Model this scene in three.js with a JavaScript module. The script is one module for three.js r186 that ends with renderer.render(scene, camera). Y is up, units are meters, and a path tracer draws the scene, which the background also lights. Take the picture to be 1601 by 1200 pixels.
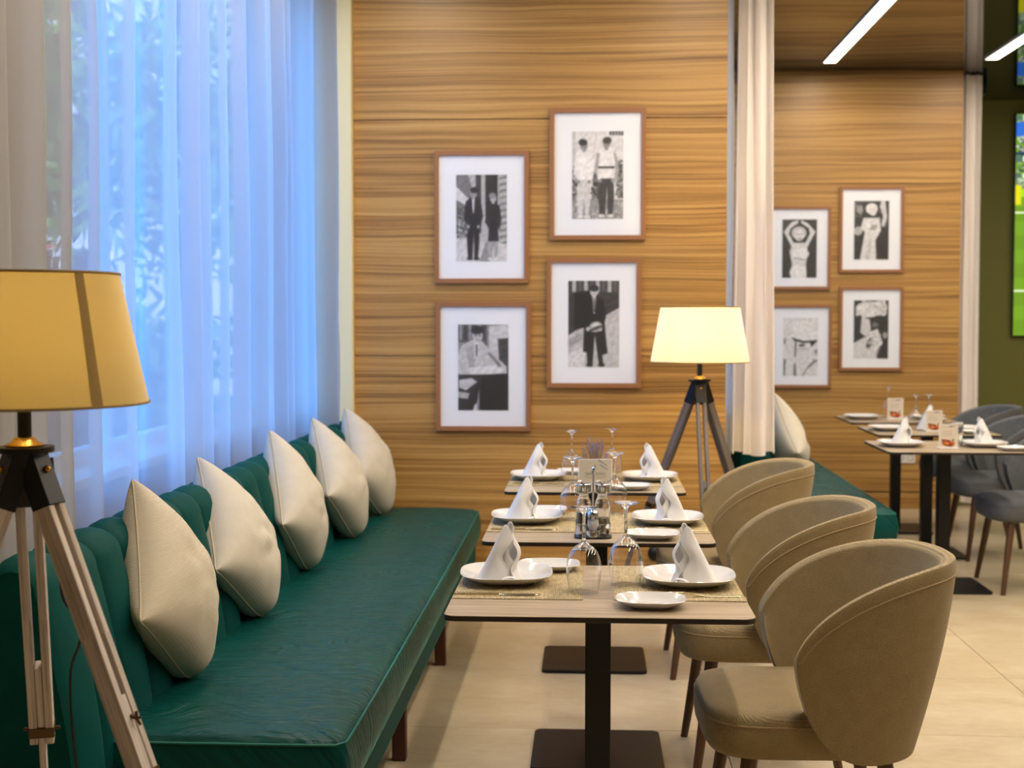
import * as THREE from 'three';
import { RoundedBoxGeometry } from 'three/addons/geometries/RoundedBoxGeometry.js';
import { mergeGeometries } from 'three/addons/utils/BufferGeometryUtils.js';
import { RectAreaLightUniformsLib } from 'three/addons/lights/RectAreaLightUniformsLib.js';
import { createNoise2D, createNoise3D } from 'simplex-noise';

// ---------------------------------------------------------------- camera, sky, sun, exposure
RectAreaLightUniformsLib.init();
const scene = new THREE.Scene();
const FPX = 2150;                                        // focal length in pixels of the 1601 x 1200 frame
const camera = new THREE.PerspectiveCamera(2 * Math.atan(600 / FPX) * 180 / Math.PI, 1601 / 1200, 0.05, 200);
camera.position.set(0, 1.43, 0);
camera.rotation.set(-0.04787, 0.05639, 0, 'YXZ');
camera.focus = 3.5; camera.userData.fStop = 4.2;
scene.add(camera);
const renderer = new THREE.WebGLRenderer({ antialias: true });
renderer.toneMapping = THREE.LinearToneMapping;
renderer.toneMappingExposure = 1.27;
renderer.shadowMap.enabled = true;

let seed = 7;
const rnd = () => { seed = (seed * 1664525 + 1013904223) >>> 0; return seed / 4294967296; };
const rr = (a, b) => a + (b - a) * rnd();
const n2 = createNoise2D(rnd), n3 = createNoise3D(rnd);
const clamp = (x, a = 0, b = 1) => Math.min(b, Math.max(a, x)), lerp = (a, b, t) => a + (b - a) * t;
const smooth = (a, b, x) => { const t = clamp((x - a) / (b - a)); return t * t * (3 - 2 * t); };
const fbm = (x, y, o = 4) => { let s = 0, a = 1, n = 0; for (let i = 0; i < o; i++) { s += a * n2(x, y); n += a; a *= 0.5; x *= 2.03; y *= 2.03; } return s / n; };

{ // daylight: clear blue sky, paler at the horizon, the same all round
  const W = 64, H = 128, a = new Float32Array(W * H * 4);
  for (let y = 0; y < H; y++) for (let x = 0; x < W; x++) {
    const e = (y + 0.5) / H * 2 - 1, k = Math.pow(clamp(e, 0, 1), 0.5), i = (y * W + x) * 4;
    a.set(e < 0 ? [0.08, 0.16, 0.34, 1] : [lerp(0.10, 0.02, k), lerp(0.44, 0.21, k), lerp(1.02, 0.82, k), 1], i);
  }
  const t = new THREE.DataTexture(a, W, H, THREE.RGBAFormat, THREE.FloatType);
  t.mapping = THREE.EquirectangularReflectionMapping; t.magFilter = THREE.LinearFilter; t.needsUpdate = true;
  scene.background = t; scene.backgroundIntensity = 4.9;
}
const sun = new THREE.DirectionalLight(0xfff6ea, 8);      // stands behind the building: lights the garden, not the room
sun.position.set(9, 11, 6); sun.target.position.set(-6, 0, -6); scene.add(sun, sun.target);
sun.castShadow = true; Object.assign(sun.shadow.camera, { left: -18, right: 18, top: 18, bottom: -18, near: 0.5, far: 50 }); sun.shadow.radius = 1;
const STRIP_POWER = 34, STRIP_COLOR = 0xffeedb, LAMP_COLOR = 0xffdb8a;

// ---------------------------------------------------------------- helpers
const P = (x, y, d) => new THREE.Vector3(x, y, -d);      // d = distance in front of the camera
const used = {};
function numbered(n) { used[n] = (used[n] ?? -1) + 1; return used[n] ? n + '_' + String(used[n]).padStart(3, '0') : n; }
function shade(o) { o.castShadow = true; o.receiveShadow = true; return o; }
function tag(o, label, category, group) { o.userData.label = label; o.userData.category = category; if (group) o.userData.group = group; return o; }
function thing(name, label, category, pos = [0, 0, 0], turn = 0, group) {
  const o = new THREE.Group(); o.name = numbered(name); o.position.copy(P(...pos)); o.rotation.y = turn; scene.add(o);
  return tag(o, label, category, group);
}
function mesh(name, geo, mat, parent, pos) {
  const m = shade(new THREE.Mesh(geo, mat)); m.name = parent === scene || !parent ? numbered(name) : name;
  if (pos) m.position.set(...pos);
  (parent ?? scene).add(m); return m;
}
function struct(name, geo, mat, parent) { const m = mesh(name, geo, mat, parent); if (!parent) m.userData.kind = 'structure'; return m; }
function structGroup(name) { const g = new THREE.Group(); g.name = numbered(name); g.userData.kind = 'structure'; scene.add(g); return g; }
function copy(o, label, pos, turn, group) {
  const c = o.clone(); c.name = numbered(o.name.replace(/_\d{3}$/, '')); c.userData = { ...o.userData, label };
  if (group) c.userData.group = group;
  if (pos) c.position.copy(P(...pos)); if (turn !== undefined) c.rotation.y = turn;
  scene.add(c); return c;
}
const box = (w, h, dp, x = 0, y = 0, z = 0, r = 0) => (r ? new RoundedBoxGeometry(w, h, dp, 3, r) : new THREE.BoxGeometry(w, h, dp)).translate(x, y, z);
const cyl = (r0, r1, h, x = 0, y = 0, z = 0, n = 24) => new THREE.CylinderGeometry(r0, r1, h, n).translate(x, y, z);
const plain = (g) => { g = g.index ? g.toNonIndexed() : g; for (const k of Object.keys(g.attributes)) if (!['position', 'normal', 'uv'].includes(k)) g.deleteAttribute(k); return g; };
const join = (...gs) => mergeGeometries(gs.map(plain));
// box given by its corners in (x, y, depth)
const span = (x0, x1, y0, y1, d0, d1, r = 0) => box(x1 - x0, y1 - y0, d1 - d0, (x0 + x1) / 2, (y0 + y1) / 2, -(d0 + d1) / 2, r);
// uv in metres from position: picks the plane that each face looks along
function boxUV(g, ox = 0, oy = 0) {
  const p = g.attributes.position, n = g.attributes.normal, uv = new Float32Array(p.count * 2);
  for (let i = 0; i < p.count; i++) {
    const ax = Math.abs(n.getX(i)), ay = Math.abs(n.getY(i)), az = Math.abs(n.getZ(i)), x = p.getX(i), y = p.getY(i), z = p.getZ(i);
    const [u, v] = ay >= ax && ay >= az ? [x, -z] : ax > az ? [-z, y] : [x, y];
    uv[i * 2] = u + ox; uv[i * 2 + 1] = v + oy;
  }
  g.setAttribute('uv', new THREE.BufferAttribute(uv, 2)); return g;
}
// a smooth grid of points f(u, v), u and v in 0..1
function surface(f, nu, nv, { uv, flip } = {}) {
  const pos = [], uvs = [], idx = [], q = new THREE.Vector3();
  for (let j = 0; j <= nv; j++) for (let i = 0; i <= nu; i++) {
    const r = f(i / nu, j / nv, q) ?? q; pos.push(r.x, r.y, r.z);
    const t = uv ? uv(i / nu, j / nv, r) : [i / nu, j / nv]; uvs.push(t[0], t[1]);
  }
  for (let j = 0; j < nv; j++) for (let i = 0; i < nu; i++) {
    const a = j * (nu + 1) + i, b = a + 1, c = a + nu + 1, e = c + 1;
    flip ? idx.push(a, c, b, b, c, e) : idx.push(a, b, c, b, e, c);
  }
  const g = new THREE.BufferGeometry();
  g.setAttribute('position', new THREE.Float32BufferAttribute(pos, 3)); g.setAttribute('uv', new THREE.Float32BufferAttribute(uvs, 2));
  g.setIndex(idx); g.computeVertexNormals(); return g;
}
// the same grid as cloth with a thickness
function cloth(f, nu, nv, th, uvScale = [1, 1]) {
  const s = surface((u, v, q) => f(u, v, q), nu, nv), p = s.attributes.position, n = s.attributes.normal;
  const N = p.count, pos = [], uvs = [], idx = [...s.index.array];
  for (const k of [1, -1]) for (let i = 0; i < N; i++) {
    pos.push(p.getX(i) + n.getX(i) * k * th / 2, p.getY(i) + n.getY(i) * k * th / 2, p.getZ(i) + n.getZ(i) * k * th / 2);
    uvs.push(s.attributes.uv.getX(i) * uvScale[0], s.attributes.uv.getY(i) * uvScale[1]);
  }
  for (let i = 0; i < s.index.count; i += 3) idx.push(N + s.index.array[i], N + s.index.array[i + 2], N + s.index.array[i + 1]);
  const ring = [];
  for (let i = 0; i < nu; i++) ring.push(i); for (let j = 0; j < nv; j++) ring.push(j * (nu + 1) + nu);
  for (let i = nu; i > 0; i--) ring.push(nv * (nu + 1) + i); for (let j = nv; j > 0; j--) ring.push(j * (nu + 1));
  ring.forEach((a, i) => { const b = ring[(i + 1) % ring.length]; idx.push(a, N + a, b, b, N + a, N + b); });
  const g = new THREE.BufferGeometry();
  g.setAttribute('position', new THREE.Float32BufferAttribute(pos, 3)); g.setAttribute('uv', new THREE.Float32BufferAttribute(uvs, 2));
  g.setIndex(idx); g.computeVertexNormals(); return g;
}
// turned shape on a rounded-square outline: profile [[share of radius, height, smaller-by]], exponent of the outline
function squircle(profile, hx, hz, e, n = 72, uvOf = (r) => [r.x, r.z]) {
  const out = (a) => { const c = Math.abs(Math.cos(a)), s = Math.abs(Math.sin(a)); return 1 / Math.pow(Math.pow(c, e) + Math.pow(s, e), 1 / e); };
  return surface((u, v, q) => {
    const a = -u * Math.PI * 2, k = v * (profile.length - 1), i = Math.min(profile.length - 2, Math.floor(k + 1e-6)), t = k - i;
    const r = lerp(profile[i][0], profile[i + 1][0], t), y = lerp(profile[i][1], profile[i + 1][1], t), o = out(a);
    q.set(Math.cos(a) * o * r * hx, y, Math.sin(a) * o * r * hz);
  }, n, profile.length - 1, { uv: (u, v, r) => uvOf(r) });
}
const lathe = (pts, n = 40) => new THREE.LatheGeometry(pts.map(([x, y]) => new THREE.Vector2(x, y)), n);
const tube = (pts, r, n = 24, k = 8, closed = false) => new THREE.TubeGeometry(new THREE.CatmullRomCurve3(pts, closed), n, r, k, closed);
// bar between two points; w across, t the other way
function bar(a, b, w, t, twist = 0, r = 0) {
  const L = a.distanceTo(b), g = r ? new RoundedBoxGeometry(w, L, t, 2, r) : new THREE.BoxGeometry(w, L, t);
  g.rotateY(twist);
  const m = new THREE.Matrix4().makeRotationFromQuaternion(new THREE.Quaternion().setFromUnitVectors(new THREE.Vector3(0, 1, 0), b.clone().sub(a).normalize()));
  return g.applyMatrix4(m).translate((a.x + b.x) / 2, (a.y + b.y) / 2, (a.z + b.z) / 2);
}

// ---------------------------------------------------------------- textures
function pixels(W, H, f, srgb = true) {
  const a = new Uint8Array(W * H * 4);
  for (let y = 0; y < H; y++) for (let x = 0; x < W; x++) { const c = f(x / W, y / H, x, y), i = (y * W + x) * 4; a[i] = c[0]; a[i + 1] = c[1] ?? c[0]; a[i + 2] = c[2] ?? c[0]; a[i + 3] = 255; }
  const t = new THREE.DataTexture(a, W, H); t.magFilter = THREE.LinearFilter; t.wrapS = t.wrapT = THREE.RepeatWrapping;
  if (srgb) t.colorSpace = THREE.SRGBColorSpace; t.needsUpdate = true; return t;
}
const mixc = (a, b, t) => [lerp(a[0], b[0], t), lerp(a[1], b[1], t), lerp(a[2], b[2], t)];
const ramp = (cs, t) => { t = clamp(t) * (cs.length - 1); const i = Math.min(cs.length - 2, Math.floor(t)); return mixc(cs[i], cs[i + 1], t - i); };
const scaled = (t, sx, sy, ox = 0, oy = 0) => { const c = t.clone(); c.repeat.set(sx, sy); c.offset.set(ox, oy); c.needsUpdate = true; return c; };
function canvasTex(W, H, draw) {
  const c = document.createElement('canvas'); c.width = W; c.height = H; const g = c.getContext('2d'); draw(g, W, H);
  const t = new THREE.CanvasTexture(c); t.colorSpace = THREE.SRGBColorSpace; t.magFilter = THREE.LinearFilter; return t;
}
// horizontal-grain veneer, 2.4 m x 1.2 m
const veneerVal = (x, y) => {
  const w = 0.007 * n2(x * 0.8, y * 1.8) + 0.003 * n2(x * 1.9 + 9, y * 5);
  const yy = y + w, band = 0.35 * n2(x * 0.22 + 3, yy * 8) + 0.5 * n2(x * 0.3, yy * 30) + 0.55 * n2(x * 0.42 + 7, yy * 64) + 0.4 * n2(x * 0.7, yy * 130) + 0.2 * n2(x * 2.0, yy * 300);
  return 0.5 + 0.42 * band / 1.2;
};
const veneer = pixels(1600, 1400, (u, v) => {
  const s = clamp(veneerVal(u * 4, v * 1.4)), pore = n2(u * 70, v * 600) > 0.72 ? -10 : 0;
  const c = ramp([[106, 74, 34], [146, 106, 52], [176, 132, 68], [192, 150, 84], [202, 164, 98]], s * 1.1 - 0.06);
  return c.map((k) => k + pore);
});
const tableWood = pixels(1024, 1024, (u, v) => {
  const x = u * 1.2, y = v * 1.0, w = 0.02 * n2(x * 1.4, y * 4);
  const s = 0.52 + 0.24 * n2(x * 1.3, (y + w) * 26) + 0.15 * n2(x * 2.4 + 5, (y + w) * 80) + 0.12 * n2(x * 9, y * 240);
  return ramp([[118, 101, 80], [154, 136, 110], [176, 158, 131], [190, 174, 149]], s);
});
const legWood = pixels(256, 1024, (u, v) => {
  const s = 0.5 + 0.32 * n2(u * 12, v * 2.2) + 0.2 * n2(u * 34 + 4, v * 5) + 0.14 * n2(u * 90, v * 18);
  return ramp([[120, 100, 82], [158, 136, 114], [178, 158, 136], [190, 172, 152]], s);
});
const greyWood = pixels(256, 1024, (u, v) => {
  const s = 0.5 + 0.3 * n2(u * 12 + 9, v * 2.2) + 0.22 * n2(u * 34 + 14, v * 5) + 0.16 * n2(u * 90, v * 18 + 3);
  return ramp([[146, 134, 122], [180, 168, 156], [200, 189, 178], [212, 203, 192]], s);
});
const tileTex = pixels(1024, 1024, (u, v) => {
  const s = 0.5 + 0.42 * fbm(u * 3, v * 5, 5) + 0.16 * fbm(u * 16 + 5, v * 30, 3) + 0.05 * (rnd() - 0.5);
  return ramp([[176, 156, 122], [192, 174, 140], [202, 186, 154], [212, 198, 168]], s);
});
const velvetTex = pixels(768, 768, (u, v) => {
  const s = 0.5 + 0.3 * fbm(u * 9, v * 9, 4) + 0.2 * (rnd() - 0.5);
  return ramp([[0, 56, 52], [1, 66, 62], [3, 76, 71]], s);
});
const velvetBump = pixels(768, 768, (u, v) => [128 + 120 * clamp(0.75 * fbm(u * 3.2, v * 17 + 1.2 * n2(u * 3, v * 4), 3) + 0.3 * fbm(u * 9, v * 40, 2), -1, 1)], false);
const weave = (p) => (u, v, x, y) => { const a = (x + y) % p < p / 2, b = (x - y + 4096) % p < p / 2; return a !== b; };
const chairTex = pixels(512, 512, (u, v, x, y) => {
  const k = weave(8)(u, v, x, y) ? 1 : -1, s = 0.5 + 0.14 * k + 0.34 * (rnd() - 0.5) + 0.26 * n2(x / 3.2, y / 3.2) + 0.06 * fbm(u * 5, v * 5, 3);
  return ramp([[86, 71, 42], [144, 124, 84], [190, 168, 124]], s);
});
const greyTex = pixels(256, 256, (u, v) => { const s = 0.5 + 0.3 * (rnd() - 0.5) + 0.15 * fbm(u * 6, v * 6, 3); return ramp([[62, 64, 66], [84, 86, 88], [104, 106, 108]], s); });
const weaveBump = pixels(512, 512, (u, v, x, y) => [clamp(128 + (weave(8)(u, v, x, y) ? 50 : -40) + 60 * (rnd() - 0.5), 0, 255)], false);
const ribTex = pixels(512, 512, (u, v, x, y) => { const t = Math.sin((x + y) * 2 * Math.PI / 16), s = 0.55 + 0.2 * t + 0.2 * (rnd() - 0.5); return ramp([[184, 170, 144], [206, 194, 170], [222, 212, 192]], s); });
const ribBump = pixels(512, 512, (u, v, x, y) => [clamp(128 + 90 * Math.sin((x + y) * 2 * Math.PI / 16) + 30 * (rnd() - 0.5), 0, 255)], false);
const linenTex = pixels(512, 512, (u, v, x, y) => { const s = 0.5 + 0.16 * (x % 4 < 2 ? 1 : -1) * (y % 4 < 2 ? 1 : -1) + 0.3 * (rnd() - 0.5) + 0.1 * fbm(u * 4, v * 4, 3); return ramp([[176, 168, 150], [198, 190, 172], [214, 207, 192]], s); });
const matTex = pixels(512, 512, (u, v, x, y) => {
  const over = (Math.floor(x / 8) + Math.floor(y / 8)) % 2, k = over ? Math.sin((y % 8) / 8 * Math.PI) : Math.sin((x % 8) / 8 * Math.PI);
  const thread = over ? n2(Math.floor(y / 8) * 3.1, x * 0.01) : n2(Math.floor(x / 8) * 2.7 + 40, y * 0.01);
  return ramp([[112, 94, 62], [176, 156, 112], [214, 198, 156]], 0.15 + 0.55 * k + 0.3 * thread);
});
const matBump = pixels(512, 512, (u, v, x, y) => { const over = (Math.floor(x / 8) + Math.floor(y / 8)) % 2, k = over ? Math.sin((y % 8) / 8 * Math.PI) : Math.sin((x % 8) / 8 * Math.PI); return [40 + 200 * k]; }, false);
const plasterBump = pixels(256, 256, (u, v) => [128 + 90 * fbm(u * 24, v * 24, 3)], false);

// ---------------------------------------------------------------- materials
const std = (o) => new THREE.MeshStandardMaterial(o), phys = (o) => new THREE.MeshPhysicalMaterial(o);
const M = {
  veneer: std({ map: scaled(veneer, 0.25, 1 / 1.4), roughness: 0.42 }),
  cream: std({ color: 0xe8e0b6, roughness: 0.8, bumpMap: plasterBump, bumpScale: 0.0006 }),
  beigeWall: std({ color: 0xbba892, roughness: 0.85, bumpMap: plasterBump, bumpScale: 0.0006 }),
  green: std({ color: 0x6d6a24, roughness: 0.6, bumpMap: plasterBump, bumpScale: 0.0006 }),
  ceiling: phys({ color: 0x0d0a08, roughness: 0.035, ior: 1.62 }),
  tile: [0, 1, 2].map((i) => std({ map: scaled(tileTex, 0.66, 0.66, i * 0.31, i * 0.37), roughness: 0.3 })),
  grout: std({ color: 0x9c8a70, roughness: 0.9 }),
  velvet: phys({ map: velvetTex, bumpMap: velvetBump, bumpScale: 0.012, roughness: 0.42, sheen: 1, sheenColor: new THREE.Color(0.06, 0.36, 0.33), sheenRoughness: 0.35, specularIntensity: 0.35 }),
  velvetPlain: phys({ map: velvetTex, roughness: 0.6, sheen: 1, sheenColor: new THREE.Color(0.04, 0.26, 0.24), sheenRoughness: 0.3, specularIntensity: 0.2 }),
  piping: std({ color: 0x0b6a5c, roughness: 0.6 }),
  chair: phys({ map: scaled(chairTex, 2.6, 2.6), bumpMap: scaled(weaveBump, 2.6, 2.6), bumpScale: 0.0016, roughness: 0.75, sheen: 1, sheenColor: new THREE.Color(0.62, 0.57, 0.48), sheenRoughness: 0.5 }),
  chairPipe: std({ color: 0x9a8460, roughness: 0.8 }),
  grey: phys({ map: scaled(greyTex, 2.5, 2.5), roughness: 0.7, sheen: 0.8, sheenColor: new THREE.Color(0.32, 0.36, 0.42), sheenRoughness: 0.5 }),
  walnut: std({ map: legWood, color: 0x86684c, roughness: 0.45 }),
  benchLeg: std({ map: legWood, color: 0x6e3a22, roughness: 0.5 }),
  tripod: std({ map: greyWood, color: 0xffffff, roughness: 0.6 }),
  tripodGrey: std({ map: greyWood, color: 0x9c9690, roughness: 0.6 }),
  rib: std({ map: scaled(ribTex, 6, 6), bumpMap: scaled(ribBump, 6, 6), bumpScale: 0.0015, roughness: 0.85 }),
  linen: std({ map: scaled(linenTex, 3, 3), roughness: 0.9 }),
  seam: std({ color: 0xb8ac92, roughness: 0.9 }),
  table: std({ map: tableWood, roughness: 0.32 }),
  tableEdge: std({ color: 0x251a12, roughness: 0.4 }),
  blackMetal: std({ color: 0x0c0c0d, roughness: 0.42, metalness: 0.3 }),
  plate: std({ map: scaled(matTex, 3.3, 3.3), bumpMap: scaled(matBump, 3.3, 3.3), bumpScale: 0.0015, roughness: 0.7 }),
  china: phys({ color: 0xd8d6d2, roughness: 0.12, clearcoat: 0.6, clearcoatRoughness: 0.05 }),
  napkin: phys({ color: 0xf1efec, roughness: 0.85, transmission: 0.25, side: THREE.DoubleSide }),
  steel: std({ color: 0xc9c4b8, roughness: 0.18, metalness: 1 }),
  goldSteel: std({ color: 0xd2c4a0, roughness: 0.25, metalness: 1 }),
  chrome: std({ color: 0xd6d8da, roughness: 0.08, metalness: 1 }),
  bronze: std({ color: 0x5a4630, roughness: 0.4, metalness: 0.9 }),
  brass: std({ color: 0xc79a4a, roughness: 0.25, metalness: 1 }),
  glass: phys({ color: 0xffffff, roughness: 0, transmission: 1, thickness: 0.002, ior: 1.5 }),
  pane: phys({ color: 0xffffff, roughness: 0, transmission: 1, thickness: 0, ior: 1.45 }),
  glazing: phys({ color: 0xffffff, roughness: 0.24, transmission: 1, thickness: 0, ior: 1.4 }),
  sheer: phys({ color: 0xcdd0d4, roughness: 1, specularIntensity: 0.3, transmission: 0.93, thickness: 0, transparent: true, opacity: 0.78, side: THREE.DoubleSide }),
  drape: phys({ color: 0xfbf4ee, roughness: 0.95, transmission: 0.25, thickness: 0, side: THREE.DoubleSide }),
  shade: phys({ color: 0xf6e8cc, roughness: 1, transmission: 0.5, thickness: 0, side: THREE.DoubleSide }),
  amberShade: phys({ color: 0xcdb678, roughness: 1, transmission: 0.5, thickness: 0, side: THREE.DoubleSide }),
  shadeTrim: std({ color: 0x8d7440, roughness: 0.8 }),
  shadeSeam: phys({ color: 0xa08850, roughness: 1, transmission: 0.3, thickness: 0, side: THREE.DoubleSide }),
  bulb: std({ color: 0xfff0d8, emissive: new THREE.Color(LAMP_COLOR), emissiveIntensity: 4 }),
  strip: std({ color: 0xffffff, emissive: new THREE.Color(1, 0.9, 0.68), emissiveIntensity: 5 }),
  white: std({ color: 0xe8e6e0, roughness: 0.5 }),
  paper: std({ color: 0xf2f5f9, roughness: 0.85 }),
  frame: std({ color: 0x9a6840, roughness: 0.42 }),
  winFrame: std({ color: 0xdadcdc, roughness: 0.5 }),
  oil: phys({ color: 0x3a2a08, roughness: 0.05 }), salt: std({ color: 0xf6f4ee, roughness: 0.9 }),
  lawn: std({ color: 0x3c4648, roughness: 0.95 }), leaf: phys({ color: 0x5f9a4a, roughness: 0.7, transmission: 0.3, side: THREE.DoubleSide }),
  leafDark: phys({ color: 0x3d7a48, roughness: 0.7, transmission: 0.3, side: THREE.DoubleSide }), flower: std({ color: 0xc03a34, roughness: 0.8 }),
  bark: std({ color: 0x5a4632, roughness: 0.95 }), lavender: std({ color: 0x8d7c86, roughness: 0.9 }), stalk: std({ color: 0x8a7d5a, roughness: 0.9 }),
};

// ---------------------------------------------------------------- the setting
const CEIL = 3.26, D1 = 6.95, D2 = 10.42, D3 = 11.9;     // ceiling; near wood wall, far wood wall, green wall
const XL = -1.5, XW = 0.683, X2 = 0.69, X3 = 2.76, XR = 7.2, BACK = -3.2;
{ // floor of large stone tiles on a screed
  const f = structGroup('floor');
  mesh('screed', span(XL - 0.25, XR + 0.2, -0.12, -0.012, BACK - 0.2, D3 + 0.2), M.grout, f);
  const gw = 1.2, gd = 0.765, base = box(gw - 0.003, 0.012, gd - 0.003, 0, -0.006, 0, 0.0012);
  const variants = [0, 1, 2, 3].map((k) => boxUV(base.clone(), k * 0.37, k * 0.53));
  let k = 0;
  for (let i = -1; i < 9; i++) for (let j = 0; j < 21; j++) {
    const x0 = 1.657 - gw * 3 + gw * (i + 1) - gw, d0 = 4.735 - gd * 10 + gd * j, cx = x0 + gw / 2, cd = d0 + gd / 2;
    if (cx < -2.2 || cx > XR + 0.6 || cd < BACK - 0.3 || cd > D3 + 0.3) continue;
    mesh('tile', variants[(k * 7 + j) % 4], M.tile[(k++ * 5 + i + j * 2 + 30) % 3], f, [cx, 0, -cd]);
  }
}
struct('ceiling', span(XL - 0.25, XR + 0.2, CEIL, CEIL + 0.2, BACK - 0.2, D3 + 0.2), M.ceiling);
function woodWall(name, x0, x1, d, deep) {
  const w = structGroup(name);
  mesh('wall_core', span(x0, x1, 0, CEIL, d + 0.016, d + deep), M.beigeWall, w);
  const rows = [[0.13, 1.236], [1.240, 2.426], [2.430, CEIL]];
  rows.forEach(([y0, y1], i) => mesh('wood_panel', boxUV(span(x0, x1, y0, y1, d, d + 0.018, 0.0015), -x0 + 0.02 + (i * 0.85 + (x0 > 0 ? 0.4 : 0)) % 1.85, -y0 + 0.02 + 0.06 * i), M.veneer, w));
  mesh('skirting', boxUV(span(x0, x1, 0, 0.118, d - 0.004, d + 0.018, 0.003), -x0 + 0.1, 0.5), M.veneer, w);
  return w;
}
woodWall('wall_near', -1.195, XW, D1, 0.12);
woodWall('wall_far', X2 - 0.1, X3 - 0.01, D2, 0.12);
// cream pier between the curtain and the wood wall
struct('trim_1', span(XL, -1.197, 0, CEIL, D1 - 0.06, D1 + 0.12, 0.004), M.cream);
// outside walls with window openings: [name, x face, towards -x thickness, d0, d1, opening d0..d1, sill, head]
function windowWall(n, name, x, d0, d1, o0, o1, sill, head, mull) {
  const w = structGroup(name), t = 0.25;
  mesh('wall_sill', span(x - t, x, 0, sill, d0, d1), M.beigeWall, w);
  mesh('wall_head', span(x - t, x, head, CEIL, d0, d1), M.beigeWall, w);
  mesh('wall_pier', span(x - t, x, sill, head, d0, o0), M.beigeWall, w);
  if (d1 > o1) mesh('wall_pier', span(x - t, x, sill, head, o1, d1), M.beigeWall, w);
  const g = structGroup('window_' + n), xf = x - 0.16, b = 0.05;
  mesh('window_frame', join(span(xf - 0.03, xf + 0.03, sill, sill + b, o0, o1), span(xf - 0.03, xf + 0.03, head - b, head, o0, o1), span(xf - 0.03, xf + 0.03, sill + b, head - b, o0, o0 + b), span(xf - 0.03, xf + 0.03, sill + b, head - b, o1 - b, o1)), M.winFrame, g);
  const cuts = [o0 + b, ...mull, o1 - b];
  mull.forEach((m) => mesh('mullion', span(xf - 0.025, xf + 0.025, sill + b, head - b, m - 0.025, m + 0.025), M.winFrame, g));
  for (let i = 0; i + 1 < cuts.length; i++) mesh('pane', span(xf - 0.001, xf + 0.001, sill + b, head - b, cuts[i] + (i ? 0.025 : 0), cuts[i + 1] - (i + 2 < cuts.length ? 0.025 : 0)), M.pane, g);
  mesh('window_sill', span(x - 0.13, x + 0.02, sill - 0.03, sill + 0.004, o0 - 0.03, o1 + 0.03, 0.004), M.white, g);
}
windowWall(1, 'wall_left', XL, BACK, D1 - 0.06, 3.72, 6.84, 0.955, 3.12, [4.6, 5.7]);
windowWall(2, 'wall_recess', X2 - 0.02, D1 + 0.12, D2 + 0.016, 7.1, 10.2, 0.955, 3.12, [8.2, 9.2]);
windowWall(3, 'wall_corner', X3 + 0.0, D2 + 0.12, D3, 10.7, 11.7, 0.3, 3.12, []);
struct('wall_back', span(X3 - 0.25, XR + 0.2, 0, CEIL, D3, D3 + 0.2), M.green);
struct('wall_right', span(XR, XR + 0.2, 0, CEIL, BACK, D3), M.beigeWall);
struct('wall_front', span(XL - 0.25, XR + 0.2, 0, CEIL, BACK - 0.2, BACK), M.beigeWall);

// ---------------------------------------------------------------- ceiling light strips
function lightStrip(label, x, d0, d1) {
  const t = thing('ceiling_light', label, 'ceiling light', [x, CEIL, (d0 + d1) / 2], 0), L = d1 - d0, w = 0.085;
  mesh('light_frame', join(box(0.006, 0.012, L, -w / 2 - 0.003, -0.006, 0), box(0.006, 0.012, L, w / 2 + 0.003, -0.006, 0), box(w, 0.012, 0.006, 0, -0.006, L / 2 - 0.003), box(w, 0.012, 0.006, 0, -0.006, -L / 2 + 0.003)), M.white, t);
  mesh('diffuser', box(w, 0.012, L - 0.014, 0, -0.0075, 0, 0.003), M.strip, t);
  const l = new THREE.RectAreaLight(STRIP_COLOR, STRIP_POWER, w, L - 0.02);
  l.position.set(0, -0.024, 0); l.rotation.x = -Math.PI / 2; t.add(l); return t;
}
lightStrip('long glowing light strip in the dark glossy ceiling above the far bench', 1.705, 0.7, 10.03);
lightStrip('long glowing light strip in the ceiling nearest the big green screen', 2.823, 3.2, 9.97);
lightStrip('light strip in the ceiling above the beige chairs', 0.58, 2.2, 6.4);
lightStrip('light strip in the ceiling above the near green bench', -0.88, 2.8, 6.4);
lightStrip('light strip in the ceiling by the right-hand wall', 4.6, 3.2, 9.9);

// ---------------------------------------------------------------- curtains
function foldOffset(d, s = 0) { const p = d * 25 + 3.6 * n2(d * 0.9 + s, 2) + s; return 0.066 * Math.sin(p + 0.55 * Math.sin(p)) * (0.8 + 0.35 * n2(d * 1.7, s + 3)) + 0.012 * n2(d * 4.3, s + 7) + 0.009 * Math.sin(d * 78 + 5 * n2(d * 2, s)); }
function sheerPanel(label, d0, d1, xc, s, amp, bottom) {
  const g = surface((u, v, q) => {
    const d = lerp(d0, d1, u), y = lerp(bottom, CEIL - 0.015, v), k = amp * lerp(1.0, 0.78, v);
    q.set(xc + 0.09 * smooth(6.1, 6.88, d) * (xc < 0 ? 1 : 0) + foldOffset(d + 0.03 * n2(d * 1.4, y * 0.55), s) * k, y, -d);
  }, 900, 16, { uv: (u, v, r) => [-r.z, r.y] });
  return tag(mesh('sheer_curtain', g, M.sheer), label, 'curtain', 'sheer curtains over the window');
}
sheerPanel('white sheer curtain panel glowing blue, hanging behind the near floor lamp', 1.2, 5.2, -1.375, 0, 1, 0.12);
sheerPanel('pale blue glowing sheer curtain panel hanging beside the cream pier', 5.22, 6.885, -1.375, 5.3, 1, 0.12);
sheerPanel('pale sheer curtain edge glowing beside the gathered white curtain', 7.09, 10.2, 0.722, 2.2, 0.35, 0.12);
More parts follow.
